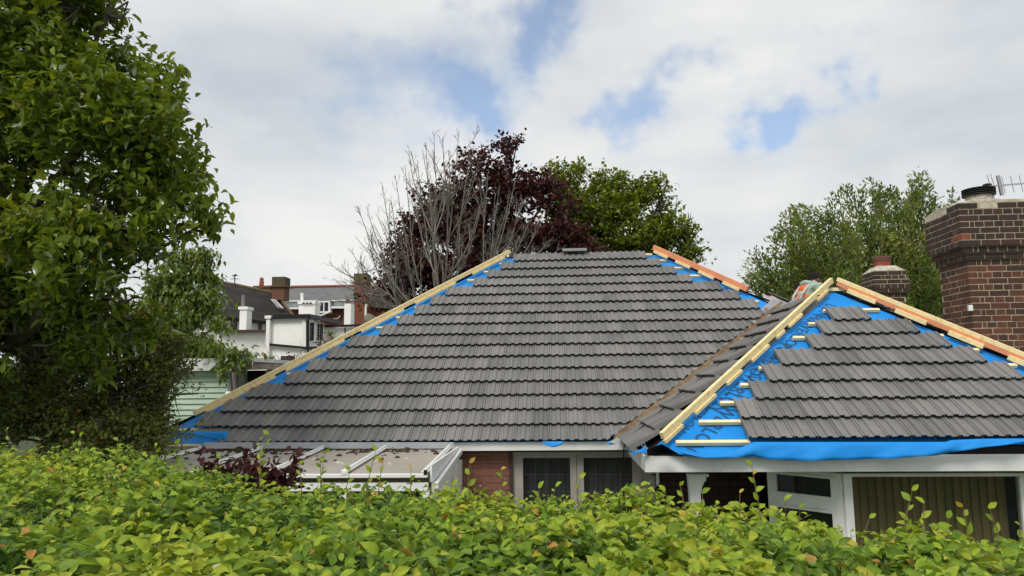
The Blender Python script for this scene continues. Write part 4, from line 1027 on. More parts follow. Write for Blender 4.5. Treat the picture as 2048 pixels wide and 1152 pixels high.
# green field maple
Yg = 23
EG = [ell(1140, 365, Yg, 55, 42), ell(1210, 370, Yg, 50, 38), ell(1180, 430, Yg, 90, 50), ell(1260, 420, Yg, 60, 50), ell(1320, 400, Yg, 48, 48), ell(1290, 380, Yg, 28, 22), ell(1340, 460, Yg, 50, 40), ell(1250, 480, Yg, 90, 45), ell(1370, 500, Yg, 34, 30), ell(1150, 480, Yg, 60, 40), ell(1090, 340, Yg, 24, 16), ell(1335, 360, Yg, 20, 20), ell(1330, 540, Yg, 60, 30), ell(1398, 520, Yg, 14, 16), ell(1378, 440, Yg, 14, 22), ell(1220, 540, Yg, 100, 30)]
leafy('field_maple', 'green rounded maple behind the right end of the main ridge', 'tree', tuple(at(1240, 900, Yg).xy)+(0,), EG, 2100, 13, .13, .11, LM_MAPLE, m_bark, .2, spread=.17, droop=.15, seed=14, gap=-.22, gapf=.9, limbs=tuple(at(1240, 620, Yg)), updir=.3, outdir=.7, twig=.009, bias=2.6)

# upright many-stemmed tree on the right
def shoots(name, label, cat, base_pts, tips, Y, leaf=None, L=.09, Wd=.035, m=None, bark=None, r0=.03, seed=1, per=90, side=.16, bushy=None, nb=5, dens_lo=.25, group=None):
    r = np.random.RandomState(seed); t = thing(name, label, cat, group); b = MB(); LP = []; LD = []
    for (tx, ty, dY) in tips:
        bx, by_ = base_pts[r.randint(len(base_pts))]
        a = at(bx+r.normal()*6, by_, Y+dY*.3); e = at(tx, ty, Y+dY); Ls = (e-a).length
        ctrl = a.lerp(e, .45)+Vector(((e.x-a.x)*.22, 0, -.04*Ls))+Vector(r.normal(size=3))*.05
        pts = []
        for k in range(9):
            s = k/8; pts.append(a*(1-s)**2+ctrl*2*s*(1-s)+e*s*s+Vector(r.normal(size=3))*.015*Ls*.3*(0 < k < 8))
        b.tube(pts, [r0*(1-.85*k/8) for k in range(9)], 5, cap=False)
        br = [pts]
        for q in range(nb):
            s = r.uniform(.3, .97); k = min(int(s*8), 7); p = pts[k].lerp(pts[k+1], s*8-k); d = (pts[k+1]-pts[k]).normalized()
            v = (d*1.0+Vector(r.normal(size=3))*.55).normalized(); ln = Ls*r.uniform(.06, .20)*(1.25-s*.7); p2 = p+v*ln*.5; p3 = p2+(v+Vector((0, 0, .35))).normalized()*ln*.5
            rr = r0*(1-.85*s)*.5; b.tube([p, p2, p3], [rr, rr*.7, rr*.3], 4, cap=False); br.append([p, p2, p3])
            if leaf is None:
                for z in range(3):
                    v2 = (v+Vector(r.normal(size=3))*.6).normalized(); o = p2.lerp(p3, r.rand()); l2 = ln*.3
                    b.tube([o, o+v2*l2*.5, o+v2*l2], [rr*.4, rr*.35, rr*.2], 3, cap=False)
        if m:
            for pts_ in br:
                main = pts_ is pts; ln = sum((pts_[i+1]-pts_[i]).length for i in range(len(pts_)-1)); nl = int(per*ln)
                for _ in range(nl):
                    s = r.uniform(dens_lo if main else .1, 1)**.8; u = s*(len(pts_)-1); k = min(int(u), len(pts_)-2); p = pts_[k].lerp(pts_[k+1], u-k)
                    d = (pts_[k+1]-pts_[k]).normalized(); v = Vector(r.normal(size=3)); v = (v-d*v.dot(d)).normalized()
                    p = p+v*abs(r.normal())*side*(1.15-s*.75); LP.append(p); LD.append(d*1.1+v*.8)
    b.build('stems', bark, t, smooth=True)
    if m:
        LP = np.array(LP); LD = np.array(LD)+r.normal(size=(len(LD), 3))*.3; n = len(LP); s = r.uniform(.7, 1.2, n)
        cl_ = np.array([noise.noise(Vector(p)*1.6) for p in LP]); tint = np.clip(.45+cl_*.7+r.uniform(-.2, .25, n), 0, .96); tint = np.where(r.rand(n) < .03, .99, tint)
        me = make_leaf_mesh('crown', LP, LD, np.array([0, -.3, 1.0])+r.normal(size=(n, 3))*.6, L*s, Wd*s, tint, DIA_V, DIA_F, m); link('crown', me, None, t)
    return t
Yr = 17
def outline(px): return float(np.interp(px, [1490, 1515, 1530, 1550, 1580, 1605, 1640, 1665, 1690, 1715, 1740, 1765, 1790, 1815, 1835, 1855, 1875, 1890, 1905, 1925], [560, 505, 515, 455, 410, 408, 425, 385, 365, 385, 352, 380, 372, 395, 340, 360, 400, 430, 378, 450]))
tips = []
rt = np.random.RandomState(21)
for px in (1493, 1500, 1510, 1520, 1530, 1545, 1552, 1560, 1578, 1584, 1592, 1604, 1618, 1635, 1650, 1664, 1676, 1690, 1700, 1716, 1728, 1740, 1748, 1760, 1776, 1790, 1800, 1815, 1828, 1836, 1846, 1856, 1870, 1884, 1905):
    tips.append((px, outline(px)+4, rt.uniform(-1.2, 1.2)))
for i in range(110):
    px = rt.uniform(1500, 1920); o_ = outline(px); tips.append((px, o_+rt.uniform(15, 190), rt.uniform(-1.6, 1.6)))
shoots('bay_tree', 'tall upright many-stemmed green tree behind the two chimneys', 'tree', [(1620, 740), (1690, 760), (1760, 760), (1820, 760), (1870, 760)], tips, Yr, leaf=True, L=.115, Wd=.048, m=LM_BAY, bark=m_bark, r0=.03, seed=31, per=62, side=.17, nb=7, dens_lo=.2)
tr_ = [o for o in COL.objects if o.name == 'bay_tree'][0]
b = MB(); q = at(1745, 760, Yr); b.tube([Vector((q.x, q.y, 0)), q], [.2, .15], 10); b.build('trunk', m_bark, tr_, smooth=True)
# lime-green tuft tree behind, right of the roofer
leafy('lime_shrub', 'small lime green tree top between the roofers and the rear chimney', 'tree', tuple(at(1690, 900, 14.5).xy)+(0,), [ell(1695, 560, 14.5, 30, 18), ell(1700, 590, 14.5, 36, 22), ell(1600, 600, 14.5, 18, 16)], 70, 12, .08, .03, LM_CHERRY, m_bark, .04, spread=.1, seed=41, limb_n=2)

# leafless tree
tipsb = [(705, 505, 0), (715, 412, 0), (733, 412, .3), (765, 372, 0), (782, 400, -.3), (810, 330, 0), (818, 305, .4), (845, 300, 0), (852, 285, 0), (868, 268, .2), (885, 275, -.3), (898, 300, 0), (918, 262, 0), (940, 298, .3), (955, 330, -.2), (975, 350, .5), (1000, 370, 0), (1030, 360, .5), (1045, 400, .4), (1060, 440, 0), (1085, 440, .2), (1100, 480, 0), (720, 560, -.3), (700, 560, 0), (760, 480, .5), (790, 440, -.5), (830, 400, .6), (860, 370, -.5), (890, 360, .5), (930, 380, -.4), (960, 420, .3), (1000, 440, -.3), (745, 560, .3), (690, 540, -.4), (1070, 495, .6), (1120, 495, 0)]
def bare_tree(name, label, base, nodes, tips, Y, m, seed):
    r = np.random.RandomState(seed); t = thing(name, label, 'tree'); b = MB(); tw = MB()
    def curve(a, e, wig, n=8, sag=0.0):
        ln = (e-a).length; out = []; off = Vector((0, 0, 0)); ph = r.uniform(0, 6)
        c = a.lerp(e, .4)+Vector(((e.x-a.x)*sag, 0, -abs(e.x-a.x)*.12))
        for k in range(n+1):
            q = k/n; p = a*(1-q)**2+c*2*q*(1-q)+e*q*q
            off = off+Vector(r.normal(size=3))*wig*ln; out.append(p+off*math.sin(q*math.pi))
        return out
    def twigs(pts, r0, n, lo=.25, scale=1.0, depth=0):
        ln = sum((pts[i+1]-pts[i]).length for i in range(len(pts)-1))
        for q in range(n):
            u = r.uniform(lo, 1)*(len(pts)-1); k = min(int(u), len(pts)-2); p = pts[k].lerp(pts[k+1], u-k); d = (pts[k+1]-pts[k]).normalized()
            v = Vector(r.normal(size=3)); v = (v-d*v.dot(d)).normalized(); dv = (d*.8+v*.65+Vector((0, 0, .25))).normalized()
            l2 = scale*r.uniform(.10, .34)*(1-.3*u/len(pts)); e = p+dv*l2; mm = p.lerp(e, .5)+Vector(r.normal(size=3))*.06*l2
            tw.tube([p, mm, e+Vector((0, 0, .12*l2))], [r0*.6, r0*.45, r0*.22], 4, cap=False)
            if depth < 1 and scale > .5: twigs([p, mm, e], r0*.6, 3, .3, scale*.42, depth+1)
    B = at(base[0], base[1], Y); N1 = []; PL_ = []
    for (px, py, dY) in nodes:
        n1 = at(px, py, Y+dY); p = curve(B, n1, .006, 7, .15); PL_.append(p); b.tube(p, [.036-.0024*i for i in range(8)], 7, cap=False); N1.append(n1)
    N2 = []
    for k, (px, py, dY) in enumerate(tips):
        e = at(px, py, Y+dY*2); c = sorted(range(len(N1)), key=lambda i: (N1[i]-e).length+abs(N1[i].x-e.x)*1.5); ci_ = c[0] if r.rand() < .75 else c[1]; n1 = PL_[ci_][r.randint(3, 8)]
        p = curve(n1, e, .005, 9, .22); b.tube(p, [.016*(1-.82*i/9)+.0028 for i in range(10)], 6, cap=False); N2.append(p[4]); N2.append(p[6])
        twigs(p, .008, 11)
        for z in range(3):
            u = r.randint(2, 8); e2 = p[u]+((e-n1)*.35+Vector((r.normal()*.32, r.normal()*.3, r.normal()*.12)))*r.uniform(.5, 1.0)
            p2 = curve(p[u], e2, .008, 5); b.tube(p2, [.009*(1-.7*i/5)+.002 for i in range(6)], 5, cap=False); twigs(p2, .006, 6)
    b.build('branches', m, t, smooth=True); tw.build('twigs', m, t, kind='stuff')
bare_tree('leafless_tree', 'leafless pale grey tree with fanning branches in front of the purple maple', (888, 650),
          [(850, 575, .2), (866, 545, -.2), (884, 520, 0), (905, 545, .3), (925, 565, -.2), (815, 600, 0), (950, 590, .2), (896, 480, .3), (868, 470, -.3), (990, 560, .1), (780, 590, .1)],
          tipsb+[(735, 470, 0), (790, 350, 0), (835, 320, .2), (905, 330, 0), (965, 395, 0), (1015, 410, 0), (770, 540, .2), (705, 590, 0), (690, 570, .2), (1010, 500, .2), (1040, 470, -.2)], 15.5, m_barklight, 51)
tb = [o for o in COL.objects if o.name == 'leafless_tree'][0]
b = MB(); q = at(890, 640, 15.5); b.tube([Vector((q.x, q.y, 0)), q+Vector((0, 0, .05))], [.16, .085], 10); b.build('trunk', m_barklight, tb, smooth=True)

# ------------------------------------------------------------------ houses far behind on the left
def poly3(b, pts, thick=None):
    n = len(pts); b.add(pts, [tuple(range(n))])
def slab(b, pts, t):
    """planar polygon given thickness t along its normal (away from the viewer)"""
    P = [Vector(p) for p in pts]; nrm = (P[1]-P[0]).cross(P[2]-P[0]).normalized()
    if nrm.dot(EYE-P[0]) < 0: nrm = -nrm
    n = len(P); vs = P+[p-nrm*t for p in P]; b.add(vs, [tuple(range(n)), tuple(range(2*n-1, n-1, -1))]+[((i+1) % n, i, n+i, n+(i+1) % n) for i in range(n)])
def wallp(b, pts, Ys, t=.3): slab(b, [at(x, y, Y) for (x, y), Y in zip(pts, Ys)], t)
wh = thing('white_house', 'white rendered house with steep dark brown tiled roof beyond the shed', 'house')
def vwall(b, pxa, Ya, pxb, Yb, pyt_a, pyt_b, z0, t=.3):
    a, c = at(pxa, pyt_a, Ya), at(pxb, pyt_b, Yb); slab(b, [(a.x, a.y, z0), (c.x, c.y, z0), tuple(c), tuple(a)], t)
b = MB()
vwall(b, 300, 33, 487, 36.2, 626, 637, 0); vwall(b, 487, 36.2, 545, 37.2, 637, 643, 0)
vwall(b, 435, 33, 540, 34.0, 663, 663, 0)
vwall(b, 540, 33.8, 618, 33.0, 636, 636, 0); vwall(b, 618, 33.0, 650, 35.5, 636, 648, 0); vwall(b, 650, 35.6, 745, 36.0, 655, 652, 0)
b.build('wall', m_render, wh)
b = MB(); wallp(b, [(300, 627), (487, 638), (540, 645), (588, 634), (566, 606), (553, 588), (421, 561), (330, 560)], [32.6, 35.9, 36.9, 37.6, 39.5, 40.2, 39.6, 37.5], .25)
rf = b.build('roof', m_oldtile, wh)
b = MB(); b.tube([at(330, 559, 37.5), at(421, 560.5, 39.6), at(480, 572, 40), at(553, 587.5, 40.2)], .11, 6); b.build('ridge', m_moss2, rf)
b = MB(); b.tube([at(553, 587.5, 40.2), at(588, 633, 37.6)], .08, 6); b.build('ridge', m_moss2, rf)
for q in ([(428, 577), (437, 576), (443, 586), (434, 587)], [(541, 598), (549, 599), (565, 616), (556, 616)]):
    b = MB(); slab(b, [at(x, y, 38.0) for x, y in q], .2); fr_ = b.build('roof_window', m_frame, rf)
    cxq = sum(x for x, y in q)/4; cyq = sum(y for x, y in q)/4
    b = MB(); slab(b, [at(cxq+(x-cxq)*.72, cyq+(y-cyq)*.8, 37.95) for x, y in q], .02); b.build('pane', mat('sky_lit_glass', (.35, .38, .40), .15), rf)
for (pa, Ya, pb, Yb) in (((300, 627.5), 32.5, (487, 638.5), 35.8), ((487, 638.5), 35.8, (541, 646), 36.8), ((541, 636.5), 33.6, (619, 634), 32.8), ((619, 634.5), 32.8, (678, 646), 36.5), ((646, 652.5), 35.4, (750, 650), 35.9), ((540, 689), 33.6, (614, 696), 32.8), ((614, 696), 32.8, (632, 695), 33.4)):
    b = MB(); b.beam(at(*pa, Ya), at(*pb, Yb), .14, .11); b.build('gutter', m_gutter, wh)
b = MB(); poly = [(543, 634), (600, 632), (626, 633), (678, 645), (650, 640)]; slab(b, [at(543, 634, 33.7), at(619, 632, 32.9), at(678, 644, 36.4), at(600, 634.5, 38)], .1); b.build('flat_roof', m_gutter, wh)
b = MB(); b.beam(at(434, 662.5, 32.9), at(538, 661.5, 33.8), .35, .1); b.build('parapet_coping', mat('brown_coping', (.11, .06, .05), .9), wh)
def farwin(px0, py0, px1, py1, Y, bars=(0, 0), par=wh, fm=m_gutter, gm=m_glassdark, fr=.04):
    a, c = at(px0, py0, Y), at(px1, py1, Y); x0, x1 = sorted((a.x, c.x)); z0, z1 = sorted((a.z, c.z))
    b = MB(); b.box((x0, Y-.02, z0), (x0+fr, Y+.06, z1)); b.box((x1-fr, Y-.02, z0), (x1, Y+.06, z1)); b.box((x0+fr, Y-.018, z0), (x1-fr, Y+.058, z0+fr)); b.box((x0+fr, Y-.018, z1-fr), (x1-fr, Y+.058, z1))
    for i in range(bars[0]): xx = x0+(x1-x0)*(i+1)/(bars[0]+1); b.box((xx-fr*.35, Y-.016, z0+fr), (xx+fr*.35, Y+.05, z1-fr))
    for i in range(bars[1]): zz = z0+(z1-z0)*(i+1)/(bars[1]+1); b.box((x0+fr, Y-.014, zz-fr*.35), (x1-fr, Y+.048, zz+fr*.35))
    w = b.build('window', fm, par); b = MB(); b.box((x0+fr, Y, z0+fr), (x1-fr, Y+.02, z1-fr)); b.build('pane', gm, w); return w
farwin(462, 641, 473, 661.5, 35.2); farwin(517, 646, 523, 661, 36.4); farwin(395, 637, 405, 645, 34); farwin(400, 662, 413, 680, 34.0, fm=m_frame)
farwin(618.5, 645, 627, 681, 33.1, (2, 5), fr=.05, gm=m_glass); farwin(633, 648, 645, 681, 34.3, (2, 5), fr=.05, gm=m_glass); farwin(562, 712, 588, 733, 33.1, (1, 0)); farwin(702, 662, 710, 668, 35.7); farwin(444, 700, 452, 712, 33.4)
for q in (((614, 700), (614, 640), 32.7), ((616.5, 780), (616.5, 638), 32.7), ((690, 655), (691, 672), 35.8), ((532, 648), (532, 660), 36.4), ((449, 645), (449, 661), 34.0)):
    b = MB(); b.tube([at(*q[0], q[2]), at(*q[1], q[2])], .05, 6); b.build('downpipe', m_gutter, wh)
# white rendered stacks on the house
for (x0, x1, yt, yb_, Y) in ((478, 494, 614, 665, 34.6), (531, 540, 632, 690, 33.5)):
    b = MB(); a, c = at(x0, yb_, Y), at(x1, yt, Y); b.box((a.x, Y, a.z-3), (c.x, Y+.6, c.z)); b.box((a.x-.06, Y-.06, c.z-.12), (c.x+.06, Y+.66, c.z+.02)); b.build('rendered_stack', m_render, wh)
b = MB(); p = at(486, 614, 34.8); b.tube([p, at(487, 590, 34.8)], [.10, .09], 8); b.build('flue_pipe', mat('grey_flue', (.2, .19, .18), .8), wh)
def farstack(name, par, x0, x1, yt, yb_, Y, m, capt=None, capy=None, d=.8, capm=None):
    b = MB(); a, c = at(x0, yb_, Y), at(x1, yt, Y); b.box((a.x, Y, a.z), (c.x, Y+d, c.z)); o = b.build(name, m, par)
    if capy:
        zc = at(x0, capy, Y).z; b = MB(); b.box((a.x-.03, Y-.03, zc), (c.x+.03, Y+d+.03, c.z+.02)); b.build('chimney_crown', capm or m, o)
        b = MB(); b.box((a.x-.12, Y-.12, zc-.09), (c.x+.12, Y+d+.12, zc-.002)); b.build('chimney_band', m_farbrickd, o)
    return o
farstack('chimney_stack', wh, 544, 569, 554, 600, 39.2, m_farbrickd, capy=571, capm=mat('mossy_brick', (.10, .085, .055), .95, col2=(.07, .06, .035), nscale=4))
o = farstack('chimney_stack', wh, 513, 541, 577, 590, 44, m_farbrickd)
a = at(512, 576, 43.9); c = at(542, 572, 43.9)
b = MB(); b.box((a.x, 43.8, a.z-.25), (c.x, 45, a.z)); b.box((a.x-.12, 43.7, a.z+.002), (c.x+.12, 45.1, a.z+.12)); b.build('chimney_crown', m_farbrickd, o)
b = MB(); p = at(523, 571, 44.2); b.lathe(p, [(.16, 0), (.14, .1), (.15, .25), (.12, .3), (.13, .42), (.09, .5), (.02, .52)], 10); b.build('chimney_pot', m_terra, o)
# weathervane
wv = thing('weathervane', 'small metal weathervane on the dark roof ridge of the white house', 'weathervane')
b = MB(); p0, p1 = at(469.5, 571, 39.8), at(469.5, 549, 39.8); b.tube([p0, p1], .03, 5); b.build('rod', m_lead2, wv)
b = MB(); q = at(469.5, 558, 39.8); b.beam(q-Vector((.27, 0, 0)), q+Vector((.27, 0, 0)), .025, .025); b.beam(q-Vector((0, .27, 0)), q+Vector((0, .27, 0)), .025, .025, Vector((0, 0, 1)), .03); b.build('cross_arms', m_lead2, wv)
b = MB(); q = at(469.5, 551.5, 39.8); b.add([q+Vector((-.2, 0, .0)), q+Vector((0, 0, -.05)), q+Vector((.2, 0, .03)), q+Vector((.05, 0, .10)), q+Vector((-.05, 0, .06)), q+Vector((-.2, .02, .0)), q+Vector((0, .02, -.05)), q+Vector((.2, .02, .03)), q+Vector((.05, .02, .10)), q+Vector((-.05, .02, .06))], [(0, 1, 2, 3, 4), (9, 8, 7, 6, 5)]); b.build('vane_bird', m_lead2, wv)
# brick house
bh = thing('brick_house', 'red brick house with grey slate roof and red ridge tiles behind the white house', 'house')
YB = 56
b = MB(); vwall(b, 560, YB, 860, YB-1, 612, 612, 0, .4); b.build('wall', m_farbrick, bh)
b = MB(); wallp(b, [(566, 606), (770, 602), (812, 610), (738, 572), (581, 575.5)], [YB-.3, YB-.5, YB-.5, YB+4.5, YB+4.5], .2); rf2 = b.build('roof', m_slate, bh)
b = MB(); vs = []; n = 46
for i in range(n):
    t = i/(n-1); px = 582+(738-582)*t; b.tube([at(px, 574.3-2.5*t, YB+4.4), at(px+2.6, 574.2-2.5*t, YB+4.4)], [.12, .16], 6)
b.build('ridge_tiles', m_ridge_red, rf2, kind='stuff')
b = MB(); b.tube([at(738, 571, YB+4.4), at(775, 590, YB+2), at(812, 609, YB-.5)], .13, 6); b.build('hip_ridge', mat('orange_lichen_ridge', (.32, .17, .06), .9), rf2)
b = MB(); wallp(b, [(570, 605), (786, 601), (786, 614), (570, 616)], [YB-.5, YB-.6, YB-.9, YB-.9], .15); b.build('lead_apron', m_leadroof, rf2)
b = MB(); b.beam(at(570, 602, YB-.6), at(635, 601.5, YB-.6), .12, .08); b.beam(at(662, 601, YB-.6), at(786, 599.5, YB-.6), .12, .08); b.beam(at(578, 617, YB-1), at(635, 617, YB-1), .3, .12); b.beam(at(660, 615, YB-1), at(700, 615, YB-1), .3, .16); b.build('gutter', m_upvc, bh)
farwin(636, 602, 659.5, 625.5, YB-1.3, (1, 0), bh, m_frame, m_glassdark, .12)
b = MB(); a, c = at(635, 601, YB-1.2), at(661, 604, YB-1.2); b.box((a.x, YB-1.25, c.z), (c.x, YB, a.z)); b.build('dormer_top', m_leadroof, bh)
b = MB(); a, c = at(636, 602, YB-1.2), at(659.5, 626, YB-1.2); b.box((a.x+.01, YB-1.2, c.z), (c.x-.01, YB, a.z)); b.build('dormer_box', m_upvc, bh)
b = MB(); b.tube([at(660, 617, YB-1.3), at(662, 623, YB-1.3), at(635, 634, YB-1.2)], .07, 6); b.tube([at(655, 639, YB-.6), at(676, 637, YB-.6), at(681, 631, YB-.6)], .05, 6); b.tube([at(638, 626, YB-.6), at(638, 640, YB-.6)], .06, 6); b.build('waste_pipe', m_upvc, bh)
farstack('chimney_stack', bh, 707, 733, 547, 650, YB-2.2, m_farbrick, capy=564, capm=mat('mossy_crown', (.13, .12, .05), .95, col2=(.09, .08, .04), nscale=4), d=1.2)
# white rendered stacks nearer
o = farstack('rendered_stack', bh, 597, 630, 606, 640, 44, m_render, d=1.0)
b = MB(); a, c = at(596, 608, 44), at(631, 603, 44); b.box((a.x, 43.9, a.z), (c.x, 45.1, c.z)); b.build('stack_cap', m_render, o)
for px in (607, 614, 621): 
    b = MB(); q = at(px, 606.5, 43.88); b.box((q.x-.07, 43.86, q.z-.04), (q.x+.07, 43.9, q.z+.04)); b.build('flue_opening', m_dark, o)
b = MB(); b.tube([at(604, 603, 44.4), at(604, 586, 44.4)], .10, 8); b.build('flue_pipe', m_upvc, o)
o = farstack('rendered_stack', bh, 688, 702, 607, 650, 46, m_render, d=.8)
b = MB(); p = at(695, 607, 46.3); b.lathe(p, [(.15, 0), (.11, .3), (.02, .31)], 8); b.build('chimney_pot', m_terrad, o)
b = MB(); b.tube([at(733, 608, 50), at(731.5, 618, 50), at(731, 655, 50)], .08, 6); b.build('downpipe', m_upvc, bh)
# plain house bodies behind the facades so that they hold up from the side
for par, (xa, xb, ya, yb_, zt) in ((wh, (at(330, 640, 38).x, at(560, 640, 38).x, 37.8, 43, at(500, 640, 37).z)), (bh, (at(566, 620, YB).x, at(800, 620, YB).x, YB+.5, YB+9, at(600, 612, YB).z))):
    b = MB(); b.box((xa, ya, 0), (xb, yb_, zt)); b.build('rear_wall', m_render if par is wh else m_farbrick, par)

# ------------------------------------------------------------------ shed, pergola and bits behind the left hip
shed = thing('garden_shed', 'pale green weatherboarded shed with white roof edge behind the left hip', 'shed')
YS = 13.5
xa, xb = at(330, 800, YS).x, at(455, 800, YS).x; zt = at(430, 741, YS).z
b = MB(); b.box((xa, YS+.03, 0), (xb-.02, YS+3, zt)); b.build('wall', m_shed, shed)
z = zt; 
while z > 1.2:
    b = MB(); b.add([(xa, YS+.028, z), (xb, YS+.028, z), (xb, YS-.002, z-.098), (xa, YS-.002, z-.098), (xa, YS+.028, z-.105), (xb, YS+.028, z-.105)], [(0, 3, 2, 1), (3, 4, 5, 2), (1, 2, 5), (0, 4, 3)]); b.build('board', m_shed, shed); z -= .105
b = MB(); b.box((xb-.0, YS-.012, 0), (xb+.07, YS+.06, zt)); b.build('corner_post', mat('blue_grey_trim', (.25, .33, .33), .7), shed)
a, c = at(330, 716, YS-.2), at(458, 741, YS-.2); b = MB(); b.box((a.x, YS-.2, at(430, 739, YS-.2).z), (c.x+.45, YS-.17, at(430, 716, YS-.2).z)); b.build('roof_edge', m_upvc, shed)
b = MB(); b.box((a.x, YS-.165, at(430, 722, YS-.2).z-.02), (c.x+.44, YS+3.2, at(430, 717, YS-.2).z)); b.build('roof', m_upvc, shed)
per = thing('pergola', 'weathered grey timber pergola frame beside the green shed', 'pergola')
b = MB(); b.beam(at(468, 735, 13.2), at(565, 733, 13.6), .1, .10); b.build('beam', m_greywood, per)
b = MB(); b.beam(at(470, 736, 13.4), at(470, 830, 13.4), .1, .1, Vector((0, 1, 0))); b.build('post', m_greywood, per)
b = MB(); b.beam(at(534, 742, 13.5), at(549, 757, 13.5), .05, .08, Vector((0, 1, 0))); b.build('brace', m_greywood, per)
b = MB(); b.beam(at(467, 745, 12.8), at(472, 790, 12.8), .03, .09, Vector((0, 1, 0))); b.build('leaning_plank', m_greywood, per)
b = MB(); b.box((at(468, 800, 14.4).x, 14.4, 0), (at(534, 800, 14.4).x, 14.5, at(500, 741, 14.4).z)); b.build('dark_opening', m_dark, per)
b = MB(); c = at(457, 786, 12.6); b.lathe(c, [(.02, -.10), (.03, -.05), (.06, -.02), (.05, .01), (.01, .03)], 12); b.build('garden_lamp', m_frame, label='small white cap lamp in front of the green shed corner', cat='lamp')
rw = MB(); a, c = at(535, 727, 14.2), at(570, 742, 14.2); rw.box((a.x, 14.2, 0), (c.x+1.6, 14.4, at(550, 729, 14.2).z)); rw.build('stone_wall', mat('rubble_stone', (.30, .25, .18), .95, col2=(.17, .14, .10), nscale=9, bump=.8, bscale=12), label='rough stone garden wall behind the pergola', cat='wall')
sw = [o for o in COL.objects if o.name == 'stone_wall'][0]
r_ = random.Random(4)
for row in range(4):
    x = a.x
    while x < c.x+1.5:
        w_ = r_.uniform(.08, .2); b = MB(); zt_ = at(550, 729, 14.2).z-row*.09; b.box((x, 14.2-r_.uniform(.015, .05), zt_-.08), (x+w_, 14.199, zt_-.005)); b.build('stone', sw.data.materials[0], sw, bevel=.015); x += w_+.012
st = MB(); 
for (px, py, Y, rr) in ((655, 680, 16, .12), (740, 640, 17, .15), (752, 643, 17, .12)):
    c = at(px, py, Y); bm = bmesh.new(); bmesh.ops.create_icosphere(bm, subdivisions=3, radius=rr)
    for v in bm.verts: v.co = v.co*(1+.3*noise.noise(v.co*7))+c
    me = bpy.data.meshes.new('tree_stump'); bm.to_mesh(me); bm.free()
    link('pollard_knuckle', me, m_greywood, smooth=True, label={655: 'lichened pollard stump with sprouts against the white house wall', 740: 'larger pale pollard knuckle by the brick chimney base', 752: 'smaller pale pollard knuckle right of the larger one'}[px], cat='stump')
    b = MB(); b.tube([c, Vector((c.x, c.y, 0))], [rr*.6, rr*.8], 8); b.build('trunk', m_greywood, COL.objects[len(COL.objects)-1] if False else [o for o in COL.objects if o.name.startswith('pollard_knuckle')][-1])
leafy('sprouting_shoots', 'few green shoots sprouting from the pollard stump', 'plant', tuple(at(655, 900, 16).xy)+(0,), [ell(660, 668, 16, 12, 8)], 8, 8, .06, .035, LM_CHERRY, m_bark, .01, spread=.05, seed=61, limb_n=1)
leafy('low_shrub', 'low bright green shrub above the stone wall', 'shrub', tuple(at(537, 900, 16).xy)+(0,), [ell(537, 722, 16, 14, 6)], 24, 14, .05, .035, LM_CHERRY, m_bark, .01, spread=.07, seed=62, limb_n=1, tints=(.5, 1))
shoots('twiggy_shrub', 'bare reddish twiggy shrub in front of the white house wall', 'shrub', [(590, 745), (560, 745), (610, 745)], [(525, 680, 0), (545, 690, 0), (600, 675, 0), (575, 720, 0), (630, 680, 0), (640, 700, 0), (605, 700, 0), (560, 705, 0), (655, 720, 0)], 20, bark=mat('reddish_twig', (.16, .11, .10), .9), r0=.014, seed=71, nb=5)
leafy('copper_shrub', 'dark coppery shrub low in front of the white house', 'shrub', tuple(at(580, 900, 22).xy)+(0,), [ell(580, 725, 22, 18, 10), ell(640, 690, 22, 10, 8)], 40, 12, .07, .05, LM_PURPLE, m_bark, .02, spread=.1, seed=63, limb_n=1)

# low trees beyond, so that the ground line holds from other angles
for i, (px, py, Y, w_, h_) in enumerate(((100, 640, 30, 160, 60), (1480, 640, 40, 90, 30), (1950, 560, 26, 160, 60))):
    leafy('background_tree', ['dark distant tree glimpsed through the big left tree', 'distant low tree behind the valley head', 'distant tree behind the large chimney'][i], 'tree', tuple(at(px, py, Y).xy)+(0,), [ell(px, py, Y, w_, h_)], 260, 14, .2, .14, LM_MAPLE, m_bark, .2, spread=.3, seed=80+i, twig=.01, limb_n=3)

# ------------------------------------------------------------------ hedge in the foreground
hedge = thing('hedge', 'dense bright green hornbeam hedge across the whole foreground', 'hedge')
bk_px = [-300, 0, 100, 250, 330, 400, 470, 560, 640, 720, 800, 900, 960, 1020, 1050, 1110, 1180, 1260, 1300, 1350, 1420, 1480, 1560, 1650, 1720, 1800, 1860, 1950, 2048, 2400]
bk_py = [870, 885, 890, 900, 912, 925, 940, 972, 968, 962, 965, 962, 975, 1000, 1010, 990, 990, 980, 990, 1010, 1010, 1000, 1020, 1035, 1068, 1060, 1045, 1065, 1075, 1090]
XB = []; YBk = []; ZB = []
for px, py in zip(bk_px, bk_py):
    Y = float(np.interp(px, [-300, 0, 900, 2048, 2400], [4.3, 4.0, 3.2, 2.6, 2.45])); p = at(px, py, Y); XB.append(p.x/p.y); YBk.append(Y); ZB.append(p.z)
XB = np.array(XB); YBk = np.array(YBk); ZB = np.array(ZB)
def hedge_top(x, y):
    u = x/np.maximum(y, .5); Yb = np.interp(u, XB, YBk); zb = np.interp(u, XB, ZB)
    t = np.clip((y-1.3)/(Yb-1.3), 0, 1); z0 = ZC-.405
    return z0*(1-t)+zb*t, Yb
r = np.random.RandomState(99)
nt_ = 8200; PER = 6; n = nt_*PER
ut = r.uniform(XB[1]-.25, XB[-2]+.22, nt_); t0_ = r.rand(nt_)**.75
Ybt = np.interp(ut, XB, YBk); yt_ = 1.15+(Ybt-1.15)*t0_; xt_ = ut*yt_
ti = np.repeat(np.arange(nt_), PER); kk = np.tile(np.arange(PER), nt_)
lean = r.normal(size=(nt_, 2))*.35
